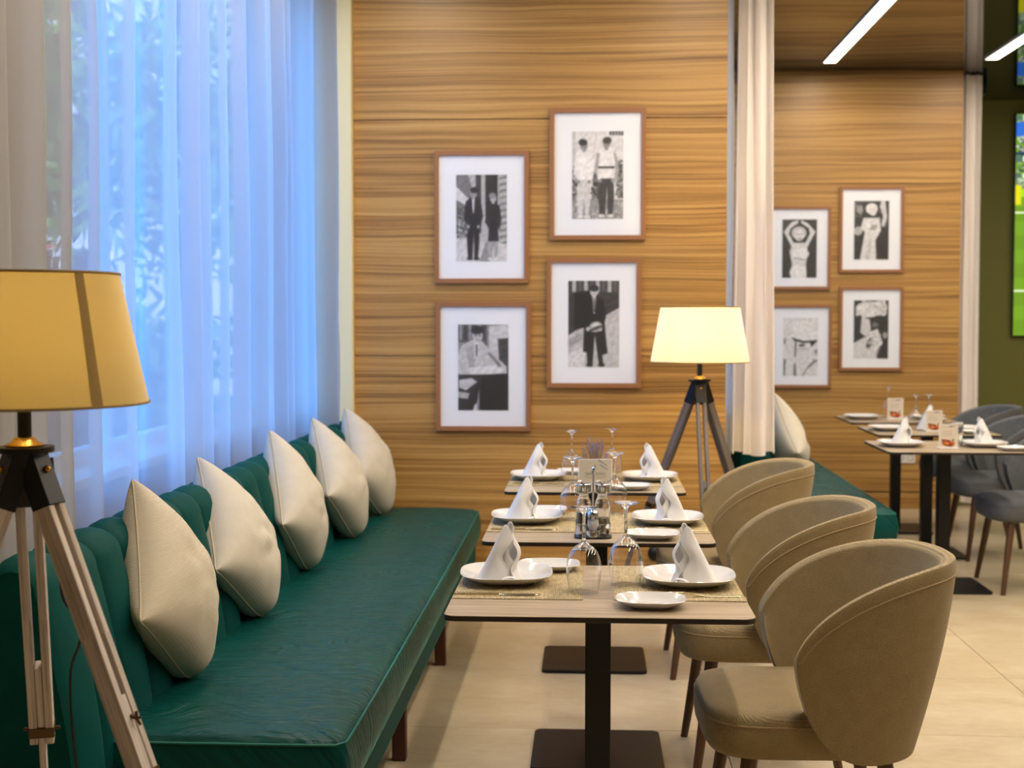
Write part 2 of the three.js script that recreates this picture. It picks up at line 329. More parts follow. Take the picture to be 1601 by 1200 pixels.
function drape(label, xc, w, dc, dp, y0, flare, waves) {
  const g = cloth((u, v, q) => {
    const y = lerp(y0, CEIL - 0.012, v), k = 1 + flare * (1 - v), a = (u - 0.5) * k;
    q.set(xc + a * w + 0.012 * Math.sin(u * 29 + 1) * k, y + 0.012 * Math.sin(u * 9) * (1 - v), -(dc + dp * Math.sin(u * Math.PI * 2 * waves + 0.4 * n2(u * 3, v * 2)) * (0.7 + 0.3 * k) + 0.02 * n2(u * 5, v)));
  }, 160, 30, 0.003);
  return tag(mesh('curtain', g, M.drape), label, 'curtain');
}
drape('gathered white curtain hanging at the end of the near wood wall', 0.842, 0.185, 7.13, 0.03, 0.73, 0.3, 2.6);
drape('gathered white curtain between the far wood wall and green wall', 2.85, 0.19, 10.58, 0.03, 0.04, 0.05, 2.4);
tag(mesh('dark_recess_box', span(2.94, 3.06, CEIL - 0.1, CEIL - 0.001, 10.9, 11.5, 0.01), M.blackMetal), 'black box standing in for the shaded ceiling recess beside the far white curtain', 'dark recess');  // solid black box takes the place of the shade in the curtain recess

// ---------------------------------------------------------------- green benches
function bench(label, x0, d0, d1, dBack, mat) {               // x0: wall side of the back
  const t = thing('bench', label, 'bench', [x0, 0, d0]), L = d1 - d0, Lb = d1 - dBack, zb = d0 - dBack;
  const W = 0.19, xf = 0.19, xs = 0.765;                          // back thickness, seat from xf to xs
  // seat cushion: boxed cushion, softly domed, wrinkled across
  const prof = [[0, 0.335], [0.985, 0.335], [0.995, 0.345], [1, 0.37], [1, 0.425], [0.996, 0.45], [0.985, 0.462]];
  const hx = (xs - xf) / 2, hz = L / 2, cx = (xs + xf) / 2;
  const n = 140, top = surface((u, v, q) => {
    const x = lerp(-1, 1, u), z = lerp(-1, 1, v), ex = clamp((1 - Math.abs(x)) * hx / 0.05), ez = clamp((1 - Math.abs(z)) * hz / 0.07);
    const rx = 1 - (1 - ex) ** 2, rz = 1 - (1 - ez) ** 2, dome = 0.452 + 0.02 * Math.sqrt(rx * rz) + 0.006 * (1 - x * x);
    const zz = z * hz, wr = 0.0055 * fbm(zz * 8 + 0.6 * x, x * 1.2 + 3, 3) * smooth(-0.8, 0.8, x) * rx;
    const corner = Math.pow(Math.max(0, Math.abs(x) * hx - (hx - 0.06)) / 0.06, 2) * Math.pow(Math.max(0, Math.abs(zz) - (hz - 0.06)) / 0.06, 2);
    q.set(cx + x * hx - Math.sign(x) * 0.014 * corner, dome + wr, -L / 2 - zz + Math.sign(zz) * 0.014 * corner);
  }, 40, n * 3, { uv: (u, v, r) => [r.x * 0.9, r.z * 0.9], flip: false });
  const side = [];
  const path = [[-1, -1], [1, -1], [1, 1], [-1, 1]];
  const outline = (k, y, e) => { const a = k * Math.PI * 2, c = Math.cos(a), s = Math.sin(a), rad = 0.035; const X = hx - rad + e, Z = hz - rad + e; return [c, s, X, Z, rad, y]; };
  const per = []; { const rad = 0.03; for (const [sx, sz, a0] of [[1, 1, 0], [-1, 1, 1], [-1, -1, 2], [1, -1, 3]]) for (let i = 0; i <= 6; i++) { const a = (a0 + i / 6) * Math.PI / 2; per.push([sx * (hx - rad) + rad * Math.cos(a), sz * (hz - rad) + rad * Math.sin(a)]); } per.push(per[0]); }
  const wall = surface((u, v, q) => {
    const k = u * (per.length - 1), i = Math.min(per.length - 2, Math.floor(k + 1e-6)), f = k - i, y = lerp(0.315, 0.454, v), b = 0.012 * Math.sin(v * Math.PI);
    const px = lerp(per[i][0], per[i + 1][0], f), pz = lerp(per[i][1], per[i + 1][1], f), l = 1;
    q.set(cx + px + Math.sign(px) * b * (Math.abs(px) > hx - 0.02 ? 1 : 0.2), y, -L / 2 - pz - Math.sign(pz) * b * (Math.abs(pz) > hz - 0.02 ? 1 : 0));
  }, per.length - 1, 10, { uv: (u, v, r) => [r.x + r.y, r.z * 0.9], flip: true });
  const bottom = box(hx * 2 - 0.03, 0.01, hz * 2 - 0.03, cx, 0.32, -L / 2);
  const seat = mesh('seat_cushion', join(top, wall, bottom), mat, t);
  mesh('piping', tube(per.slice(0, -1).map(([px, pz]) => new THREE.Vector3(cx + px * 1.001, 0.455, -L / 2 - pz)), 0.0032, 260, 6, true), M.piping, seat);
  mesh('base_rail', boxUV(box(xs - xf - 0.02, 0.115, L - 0.02, cx - 0.006, 0.256, -L / 2, 0.012)), M.velvetPlain, t);
  const legs = []; for (let d = 0.08; d < L - 0.05; d += (L - 0.16) / Math.round((L - 0.16) / 1.3)) legs.push(d);
  legs.push(L - 0.08);
  for (const d of legs) for (const x of [xs - 0.055, xf + 0.0]) mesh('leg', boxUV(box(0.045, 0.2, 0.045, x, 0.1, -d, 0.004)), M.benchLeg, t);
  // back: upright channels, each a padded roll over the top
  const N = Math.round(Lb / 0.172), cw = Lb / N, TOP = 0.885;
  const line = []; for (let i = 0; i <= 12; i++) line.push([lerp(0.212, 0.135, Math.pow(i / 12, 1.5)), lerp(0.40, TOP - 0.05, i / 12)]);
  for (let i = 1; i <= 10; i++) { const a = i / 10 * Math.PI; line.push([0.085 + 0.05 * Math.cos(a), TOP - 0.05 + 0.05 * Math.sin(a)]); }
  line.push([0.035, 0.6], [0.035, 0.2]);
  const nor = line.map((p, i) => { const a = line[Math.max(0, i - 1)], b = line[Math.min(line.length - 1, i + 1)], l = Math.hypot(b[0] - a[0], b[1] - a[1]); return [(b[1] - a[1]) / l, -(b[0] - a[0]) / l]; });
  const chan = surface((u, v, q) => {
    const k = v * (line.length - 1), i = Math.min(line.length - 1, Math.round(k)), b = 0.03 * Math.pow(Math.sin(Math.PI * clamp(u, 0.001, 0.999)), 0.55) * (i > line.length - 3 ? 0.1 : 1);
    q.set(line[i][0] + nor[i][0] * b, line[i][1] + nor[i][1] * b, -(u * cw));
  }, 16, line.length - 1, { uv: (u, v, r) => [r.z + r.x, r.y * 0.4] });
  for (let i = 0; i < N; i++) mesh('back_channel', chan, M.velvetPlain, t, [0, 0, zb - i * cw]);
  const s = new THREE.Shape(); s.moveTo(0.04, 0.2); line.slice().reverse().slice(2).forEach(([x, y]) => s.lineTo(x, y)); s.lineTo(0.21, 0.2); s.closePath();
  mesh('back_panel', new THREE.ExtrudeGeometry(s, { depth: Lb - 0.01, bevelEnabled: true, bevelSize: 0.004, bevelThickness: 0.004, bevelSegments: 2 }).translate(0, 0, zb - Lb + 0.005), M.velvetPlain, t);
  return t;
}
bench('long green velvet bench with channelled back under the curtained window', -1.322, 3.07, 6.9, 2.86, M.velvet);
bench('green velvet bench at the far wood wall behind the beige chairs', 0.765, 6.9, 10.34, 7.33, M.velvet);

// ---------------------------------------------------------------- cushions on the benches
const press = (y, low) => { const t = (low - y) / 0.025; return y + 0.88 * 0.025 * (t > 20 ? t : Math.log(1 + Math.exp(t))); };
function cushionGeo(side, th, dent) {
  const half = side / 2, one = (k) => surface((u, v, q) => {
    const a = Math.sin((u - 0.5) * Math.PI), b = Math.sin((v - 0.5) * Math.PI), pull = 0.07;
    const x = a * half * (1 - pull * (1 - b * b)), y = b * half * (1 - pull * (1 - a * a));
    const f = Math.pow((1 - a * a) * (1 - b * b), 0.43) * th * (k > 0 ? 0.56 : 0.40) + 0.008 * n3(a * 2, b * 2, k + dent) * (1 - a * a) * (1 - b * b);
    q.set(x, y, k * (f + 0.002));
  }, 44, 44, { uv: (u, v, r) => [r.x, r.y], flip: k < 0 });
  let g = join(one(1), one(-1)).rotateZ(Math.PI / 4 + dent * 0.05);
  // sits on its lowest corner: the corner is pressed up into the filling
  const p = g.attributes.position, low = -half * 1.08;
  for (let i = 0; i < p.count; i++) { const y = p.getY(i); p.setY(i, press(y, low)); }
  g.computeVertexNormals(); return g.translate(0, -low + (half * Math.SQRT2 - half * 1.08) * 0.12, 0);
}
function seamGeo(side, th, dent) {
  const half = side / 2, pts = [];
  for (let k = 0; k < 4; k++) for (let i = 0; i < 12; i++) { const a = i / 6 - 1, s = half * (1 - 0.07 * (1 - a * a)), [x, y] = [[a * half, -s], [s, a * half], [-a * half, s], [-s, -a * half]][k]; pts.push(new THREE.Vector3(x, y, 0).applyAxisAngle(new THREE.Vector3(0, 0, 1), Math.PI / 4 + dent * 0.05)); }
  const low = -half * 1.08; pts.forEach((p) => { p.y = press(p.y, low); p.y += -low + (half * Math.SQRT2 - half * 1.08) * 0.12; });
  return tube(pts, 0.0028, 160, 6, true);
}
function cushion(label, x, d, mat, dent, lean, yaw) {
  const t = thing('cushion', label, 'cushion', [x, 0.476, d], Math.PI / 2 + yaw, 'cushions on the green benches');
  const side = 0.435, th = 0.225;
  const c = mesh('cover', cushionGeo(side, th, dent), mat, t), s = mesh('seam', seamGeo(side, th, dent), M.seam, t);
  for (const m of [c, s]) m.rotation.x = lean;
  return t;
}
cushion('cream ribbed cushion on the green bench, nearest the floor lamp', -1.055, 3.55, M.rib, 0.9, -0.26, 0.1);
cushion('pale linen cushion second from the near end of the green bench', -1.045, 4.3, M.linen, 1.4, -0.36, 0.06);
cushion('pale linen cushion in the middle of the row of five', -1.065, 5.12, M.linen, 1.1, -0.25, 0.1);
cushion('pale linen cushion fourth along the row on the green bench', -1.02, 5.9, M.linen, 0.7, -0.33, 0.06);
cushion('pale linen cushion against the wood wall at the end of the bench', -1.0, 6.58, M.linen, 1.0, -0.33, -0.03);
cushion('beige cushion on the far bench half hidden by the white curtain', 1.13, 7.72, M.linen, 0.5, -0.2, 0.1);

// ---------------------------------------------------------------- tables
const roundRect = (w, h, r) => { const s = new THREE.Shape(), x = w / 2, y = h / 2; s.moveTo(-x + r, -y); s.lineTo(x - r, -y); s.absarc(x - r, -y + r, r, -Math.PI / 2, 0); s.lineTo(x, y - r); s.absarc(x - r, y - r, r, 0, Math.PI / 2); s.lineTo(-x + r, y); s.absarc(-x + r, y - r, r, Math.PI / 2, Math.PI); s.lineTo(-x, -y + r); s.absarc(-x + r, -y + r, r, Math.PI, Math.PI * 1.5); return s; };
const slab = (w, d, r, y0, y1, b = 0.0015) => new THREE.ExtrudeGeometry(roundRect(w - 2 * b, d - 2 * b, r), { depth: y1 - y0 - 2 * b, bevelEnabled: true, bevelSize: b, bevelThickness: b, bevelSegments: 2, curveSegments: 8 }).rotateX(-Math.PI / 2).translate(0, y0 + b, 0);
const TW = 0.713, TD = 0.66;
function table(label, x, d, group) {
  const t = thing('dining_table', label, 'table', [x, 0, d], 0, group);
  mesh('tabletop', boxUV(slab(TW, TD, 0.03, 0.7488, 0.75, 0.0004), x + d, d * 0.4), M.table, t);
  mesh('table_edge', slab(TW + 0.001, TD + 0.001, 0.03, 0.737, 0.7488, 0.001), M.tableEdge, t);
  mesh('column', box(0.064, 0.715, 0.064, 0, 0.372, 0, 0.004), M.blackMetal, t);
  mesh('top_bracket', box(0.3, 0.008, 0.3, 0, 0.733, 0, 0.002), M.blackMetal, t);
  mesh('base_plate', slab(0.425, 0.42, 0.02, 0, 0.014, 0.004), M.blackMetal, t);
  return t;
}
const T = [3.105, 4.15, 5.36], TX = [0.023, 0.028, 0.022];
table('wood-topped dining table on a black column, nearest to the camera', TX[0], T[0] + TD / 2);
table('wood-topped dining table carrying the oil and vinegar bottles', TX[1], T[1] + TD / 2);
table('wood-topped dining table with dried lavender, nearest the wood wall', TX[2], T[2] + TD / 2);
const FT = [7.06, 8.1, 9.06], FX = [1.878, 2.04, 2.065];
table('far dining table at the right, nearest the camera beyond the beige chairs', FX[0], FT[0] + TD / 2);
table('far dining table between two others by the far bench', FX[1], FT[1] + TD / 2);
table('far dining table closest to the far wood wall', FX[2], FT[2] + TD / 2);

// ---------------------------------------------------------------- barrel chairs
function shellGeo() {
  const W = 0.308, D = 0.405, th = 0.05, nS = 72, yN = 0.628, yT = 0.843, yB = 0.365;
  const prof = []; for (let i = 0; i <= 12; i++) prof.push([0, i / 12]);
  for (let i = 1; i < 12; i++) { const a = i / 12; prof.push([0.8 * (1 - Math.cos(a * Math.PI)) / 2, 1 + (a < 0.2 ? Math.sin(a / 0.2 * Math.PI / 2) : Math.sqrt(1 - ((a - 0.2) / 0.8) ** 2))]); }
  for (let i = 12; i >= 0; i--) prof.push([lerp(1.5, 0.8, (i / 12) ** 1.2), i / 12]);
  prof.push([0.75, -0.0], [0, 0]);
  const pt = (s, k) => {
    const a = s * 1.62, w = W - th * k, dp = D - th * k, c = Math.cos(a), sn = Math.sin(a);
    return [dp * Math.sign(c) * Math.pow(Math.abs(c), 0.86), w * Math.sign(sn) * Math.pow(Math.abs(sn), 0.78)];
  };
  const xN = pt(1, 0)[0], geo = surface((u, v, q) => {
    const tau = u * 2 - 1, s = Math.sin(tau * Math.PI / 2), i = Math.round(v * (prof.length - 1)), [k, ty] = prof[i];
    const [x0] = pt(s, 0), f = clamp((x0 - xN) / (D - xN));
    const yt = yN + (yT - yN) * Math.pow(1 - Math.pow(1 - f, 2), 0.62), yb = yN - (yN - yB) * Math.pow(1 - Math.pow(1 - f, 5), 0.6);
    const span_ = Math.max(0, yt - yb), r = Math.min(0.034, span_ * 0.35), over = Math.max(0, ty - 1);
    const y = over > 0 ? yt - r + over * r : lerp(yb, yt - r, ty);
    const [x, z] = pt(s, k), low = clamp((yT - y) / (yT - yB)), lean = 1 - 0.24 * Math.pow(low, 1.5);
    q.set(x > 0 ? x * lean : x, y, z * (1 - 0.13 * Math.pow(low, 1.4)));
  }, nS, prof.length - 1, { uv: (u, v, r) => [u * 1.2, r.y + (v > 0.5 ? 0.3 : 0)] });
  const rim = []; for (let i = 2; i <= nS - 2; i++) { const p = geo.attributes.position, j = 12 * (nS + 1) + i; rim.push(new THREE.Vector3(p.getX(j), p.getY(j) - 0.002, p.getZ(j))); }
  return [geo, tube(rim, 0.0024, 120, 6)];
}
const [SHELL, RIM] = shellGeo();
const seatProfile = [[0, 0.372], [0.86, 0.372], [0.95, 0.378], [0.99, 0.395], [1, 0.42], [1, 0.445], [0.985, 0.468], [0.95, 0.482], [0.85, 0.49], [0.6, 0.496], [0.3, 0.499], [0, 0.5]];
const SEAT = squircle(seatProfile, 0.242, 0.25, 4.2, 96, (r) => [r.x + r.y * 0.6, r.z + r.y]).translate(0.015, 0, 0);
const SEATSEAM = (() => { const e = 4.2, pts = []; for (let i = 0; i < 80; i++) { const a = i / 80 * Math.PI * 2, c = Math.abs(Math.cos(a)), s = Math.abs(Math.sin(a)), o = 1 / Math.pow(c ** e + s ** e, 1 / e); pts.push(new THREE.Vector3(Math.cos(a) * o * 0.24 + 0.015, 0.458, Math.sin(a) * o * 0.248)); } return tube(pts, 0.0026, 160, 5, true); })();
function legGeo(x, z, sx, sz) {
  const g = new THREE.CylinderGeometry(0.021, 0.0125, 0.385, 20, 6), p = g.attributes.position;
  for (let i = 0; i < p.count; i++) { const t = (0.1925 - p.getY(i)) / 0.385; p.setXYZ(i, p.getX(i) + x + sx * t, p.getY(i) + 0.1925, p.getZ(i) + z + sz * t); }
  g.computeVertexNormals(); return g;
}
const LEGS = [[-0.12, 0.19, -0.055, 0.055], [-0.12, -0.19, -0.055, -0.055], [0.2, 0.17, 0.075, 0.05], [0.2, -0.17, 0.075, -0.05]].map((a) => legGeo(...a));
function chair(label, x, d, turn, mat, group) {
  const t = thing('barrel_chair', label, 'chair', [x, 0, d], turn, group);
  const s = mesh('seat', SEAT, mat, t); mesh('seat_seam', SEATSEAM, mat === M.chair ? M.chairPipe : mat, s);
  const b = mesh('backrest', SHELL, mat, t); mesh('piping', RIM, mat === M.chair ? M.chairPipe : mat, b);
  LEGS.forEach((l) => mesh('leg', l, M.walnut, t));
  return t;
}
const c1 = chair('beige upholstered barrel chair nearest to the camera', 0.505, 3.5, 0.03, M.chair, 'beige barrel chairs along the tables');
copy(c1, 'beige barrel chair in the middle of the row of three', [0.502, 0, 4.43], 0.0);
copy(c1, 'beige barrel chair farthest from the camera, beside the second floor lamp', [0.508, 0, 5.66], 0.0);
const c4 = chair('grey barrel chair at the nearest of the far tables', 2.31, 7.42, 0.0, M.grey, 'grey barrel chairs at the far tables');
copy(c4, 'grey barrel chair at the middle one of the far tables', [2.4, 0, 8.42], 0.0);
copy(c4, 'grey barrel chair at the far table closest to the wood wall', [2.48, 0, 9.4], 0.0);

// ---------------------------------------------------------------- floor lamps
function lamp(label, x, d, lift, turn, wood, r0, r1, h, power, shadeMat) {
  const t = thing('floor_lamp', label, 'floor lamp', [x, 0, d], turn), hub = 1.115 + lift, up = new THREE.Vector3(0, 1, 0);
  for (let k = 0; k < 3; k++) {
    const a = k * Math.PI * 2 / 3 - Math.PI / 2, dir = new THREE.Vector3(Math.cos(a), 0, Math.sin(a)), tan = new THREE.Vector3(-Math.sin(a), 0, Math.cos(a)), sl = 0.395;
    const at = (y, off = 0) => dir.clone().multiplyScalar(0.02 + (hub - y) * sl).addScaledVector(tan, off).setY(y);
    const leg = new THREE.Group(); leg.name = 'leg'; t.add(leg);
    const q = (g) => g;
    const beam = (y0, y1, off, w, dp, tw = 0) => {
      const A = at(y0, off), B = at(y1, off), L = A.distanceTo(B), g = new RoundedBoxGeometry(w, L, dp, 2, 0.002), ax = A.clone().sub(B).normalize(), zz = new THREE.Vector3().crossVectors(tan, ax).normalize();
      const uvp = g.attributes.position, uv = []; for (let i = 0; i < uvp.count; i++) uv.push((uvp.getX(i) + uvp.getZ(i)) * 6 + off * 40 + k * 0.3, uvp.getY(i) * 0.8);
      g.setAttribute('uv', new THREE.Float32BufferAttribute(uv, 2));
      return g.applyMatrix4(new THREE.Matrix4().makeBasis(tan, ax, zz)).translate((A.x + B.x) / 2, (A.y + B.y) / 2, (A.z + B.z) / 2);
    };
    for (const s of [-1, 1]) mesh('rail', beam(hub - 0.03, 0.53 + lift, s * 0.0155, 0.016, 0.034), wood, leg);
    mesh('extension', beam(0.70 + lift, 0.0, 0, 0.013, 0.03), wood, leg);
    mesh('bracket', join(beam(hub + 0.02, hub - 0.075, 0.0, 0.05, 0.04)), M.blackMetal, leg);
    mesh('clamp', join(beam(0.568 + lift, 0.545 + lift, 0, 0.05, 0.037), cyl(0.0035, 0.0035, 0.07).rotateZ(Math.PI / 2).rotateY(-Math.atan2(tan.z, tan.x)).translate(...at(0.556 + lift, 0).toArray()), tube([at(0.667 + lift).addScaledVector(dir, 0.01), at(0.664 + lift).addScaledVector(dir, 0.032)], 0.004, 4, 10), tube([at(0.676 + lift).addScaledVector(dir, 0.03), at(0.664 + lift).addScaledVector(dir, 0.027), at(0.652 + lift).addScaledVector(dir, 0.03)], 0.003, 10, 8)), M.bronze, leg);
    mesh('bolt', new THREE.SphereGeometry(0.007, 12, 8).translate(...at(hub - 0.005, 0.0).addScaledVector(dir, 0.024).toArray()), M.brass, leg);
  }
  mesh('top_disc', join(cyl(0.052, 0.052, 0.01, 0, hub + 0.03, 0, 40), cyl(0.036, 0.03, 0.03, 0, hub + 0.01, 0, 32)), M.blackMetal, t);
  mesh('collar', lathe([[0, hub + 0.036], [0.034, hub + 0.036], [0.035, hub + 0.039], [0.024, hub + 0.044], [0.018, hub + 0.052], [0, hub + 0.052]]), M.brass, t);
  mesh('stem', cyl(0.0125, 0.0125, 0.18, 0, hub + 0.13, 0), M.blackMetal, t);
  mesh('socket', cyl(0.018, 0.018, 0.05, 0, hub + 0.235, 0), M.blackMetal, t);
  const b = hub + 0.115, sh = mesh('shade', surface((u, v, q) => { const a = u * Math.PI * 2, r = lerp(r0, r1, v); q.set(Math.cos(a) * r, b + v * h, -Math.sin(a) * r); }, 96, 6), shadeMat, t);
  const ring = (r, y) => new THREE.TorusGeometry(r, 0.0025, 8, 96).rotateX(Math.PI / 2).translate(0, y, 0);
  mesh('shade_trim', ring(r0, b), M.shadeTrim, sh); mesh('shade_trim', ring(r1, b + h), M.shadeTrim, sh);
  const spoke = []; for (let k = 0; k < 3; k++) spoke.push(bar(new THREE.Vector3(0, b + h * 0.86, 0), new THREE.Vector3(Math.cos(k * 2.094) * r1 * 1.03, b + h * 0.9, Math.sin(k * 2.094) * r1 * 1.03), 0.004, 0.004));
  mesh('shade_carrier', join(...spoke, cyl(0.004, 0.004, h * 0.62, 0.03, b + h * 0.56, 0, 10), cyl(0.02, 0.02, 0.006, 0, b + h * 0.86, 0, 20), box(0.034, 0.004, 0.006, 0.015, b + h * 0.26, 0)), M.blackMetal, t);
  const seamA = label.includes('near') ? 0.62 : 0.75;                // overlap where the fabric is glued
  mesh('shade_seam', surface((u, v, q) => { const a = -Math.PI / 2 + seamA + u * 0.1, r = lerp(r0, r1, v) + 0.0012; q.set(Math.cos(a) * r, b + v * h, -Math.sin(a) * r); }, 6, 4), M.shadeSeam, sh);
  const by = b + h * 0.45;
  mesh('bulb', lathe([[0, by - 0.05], [0.013, by - 0.05], [0.014, by - 0.03], [0.03, by], [0.029, by + 0.018], [0.018, by + 0.034], [0, by + 0.04]]), M.bulb, t);
  const l = new THREE.PointLight(LAMP_COLOR, power, 0, 2); l.position.set(0, by, 0); l.castShadow = true; l.shadow.radius = 1.3; t.add(l);
  return t;
}
const L1 = lamp('wooden tripod floor lamp with amber-lit shade in the near foreground', -1.034, 2.46, 0.045, 0.3, M.tripod, 0.222, 0.172, 0.236, 0.42, M.amberShade);
{ // flex hanging inside the far leg
  const p = (x, y, d) => P(x, y, d).sub(L1.position);
  mesh('cord', tube([p(-1.0, 1.17, 2.5), p(-1.015, 1.0, 2.57), p(-1.02, 0.88, 2.6), p(-0.985, 0.84, 2.6), p(-0.99, 0.80, 2.6), p(-1.02, 0.74, 2.63), p(-1.03, 0.6, 2.66), p(-1.05, 0.3, 2.8), p(-1.06, 0.004, 2.95)].map((v) => v.applyAxisAngle(new THREE.Vector3(0, 1, 0), -0.3)), 0.0028, 80, 6), M.blackMetal, L1);
}
lamp('grey tripod floor lamp with glowing cream shade before the wood wall', 0.505, 6.35, 0.0, 3.2, M.tripodGrey, 0.226, 0.18, 0.25, 2.0, M.shade);

// ---------------------------------------------------------------- framed photographs
const grey = (v) => `rgb(${v},${v},${v})`;
function person(g, x, top, foot, w, c) {                    // a standing figure in plain tones; all lengths in pixels
  const H = foot - top, hd = H / 7.4, body = (f, pts) => { g.fillStyle = grey(f); g.beginPath(); pts.forEach(([a, b], i) => (i ? g.lineTo(x + a * w, top + b * H) : g.moveTo(x + a * w, top + b * H))); g.closePath(); g.fill(); };
  const lg = c.lean ?? 0;
  body(c.leg, [[-0.3, 0.5], [0.3, 0.5], [0.34, 0.75], [0.26 + lg, 0.97], [0.06 + lg, 0.97], [0.03, 0.6], [-0.06, 0.97], [-0.3, 0.97], [-0.36, 0.72]]);
  if (c.skirt) body(c.leg, [[-0.24, 0.46], [0.24, 0.46], [0.28, 0.72], [-0.26, 0.72]]);
  body(c.top, [[-0.16, 0.15], [0.16, 0.15], [0.42, 0.2], [0.36, 0.52], [-0.36, 0.52], [-0.42, 0.2]]);
  if (c.coat) body(c.top, [[-0.42, 0.2], [0.42, 0.2], [0.5, 0.55], [0.62, 0.84], [0.34, 0.86], [0.05, 0.58], [-0.12, 0.84], [-0.5, 0.82]]);
  body(c.arm, [[-0.42, 0.2], [-0.3, 0.2], [-0.38, 0.42], [-0.2, 0.5], [-0.26, 0.54], [-0.54, 0.44]]);
  body(c.arm, [[0.42, 0.2], [0.3, 0.2], [0.4, 0.4], [0.3, 0.54], [0.4, 0.56], [0.54, 0.4]]);
  if (c.shirt) body(c.shirt, [[-0.08, 0.15], [0.08, 0.15], [0.03, 0.36], [-0.03, 0.36]]);
  if (c.tie) body(c.tie, [[-0.025, 0.17], [0.025, 0.17], [0.03, 0.34], [-0.02, 0.34]]);
  g.fillStyle = grey(c.skin ?? 205); g.beginPath(); g.ellipse(x, top + hd * 0.62, hd * 0.36, hd * 0.5, 0, 0, 7); g.fill(); g.fillRect(x - hd * 0.16, top + hd * 0.9, hd * 0.32, hd * 0.35);
  g.fillStyle = grey(c.hair ?? 30); g.beginPath(); g.ellipse(x + (c.look ?? 0), top + hd * 0.36, hd * 0.4, hd * 0.32, 0, 0, 7); g.fill();
  g.fillStyle = grey(90); g.fillRect(x - hd * 0.2 - (c.look ?? 0), top + hd * 0.58, hd * 0.14, hd * 0.07); g.fillRect(x + hd * 0.06 - (c.look ?? 0), top + hd * 0.58, hd * 0.14, hd * 0.07); g.fillRect(x - hd * 0.1 - (c.look ?? 0), top + hd * 0.86, hd * 0.2, hd * 0.05);
  for (const s of [-1, 1]) { g.fillStyle = grey(c.skin ?? 205); g.beginPath(); g.ellipse(x + s * w * 0.28, top + H * 0.545, hd * 0.17, hd * 0.2, 0, 0, 7); g.fill(); g.fillStyle = grey(c.shoe ?? 25); g.beginPath(); g.ellipse(x + (s < 0 ? -0.2 : 0.18 + lg) * w, foot - H * 0.018, hd * 0.3, hd * 0.16, 0, 0, 7); g.fill(); }
}
const poly = (g, f, pts) => { g.fillStyle = typeof f === 'number' ? grey(f) : f; g.beginPath(); pts.forEach(([x, y], i) => (i ? g.lineTo(x, y) : g.moveTo(x, y))); g.closePath(); g.fill(); };
const speck = (g, x0, y0, x1, y1, n, a, b, r) => { for (let i = 0; i < n; i++) { g.fillStyle = grey(Math.round(rr(a, b))); g.beginPath(); g.ellipse(rr(x0, x1), rr(y0, y1), rr(0.5, 1) * r, rr(0.5, 1) * r, 0, 0, 7); g.fill(); } };
const soft = (g, x, y, rx, ry, f, rot = 0) => { g.fillStyle = grey(f); g.beginPath(); g.ellipse(x, y, rx, ry, rot, 0, 7); g.fill(); };
const PW = 260, PH = 450;
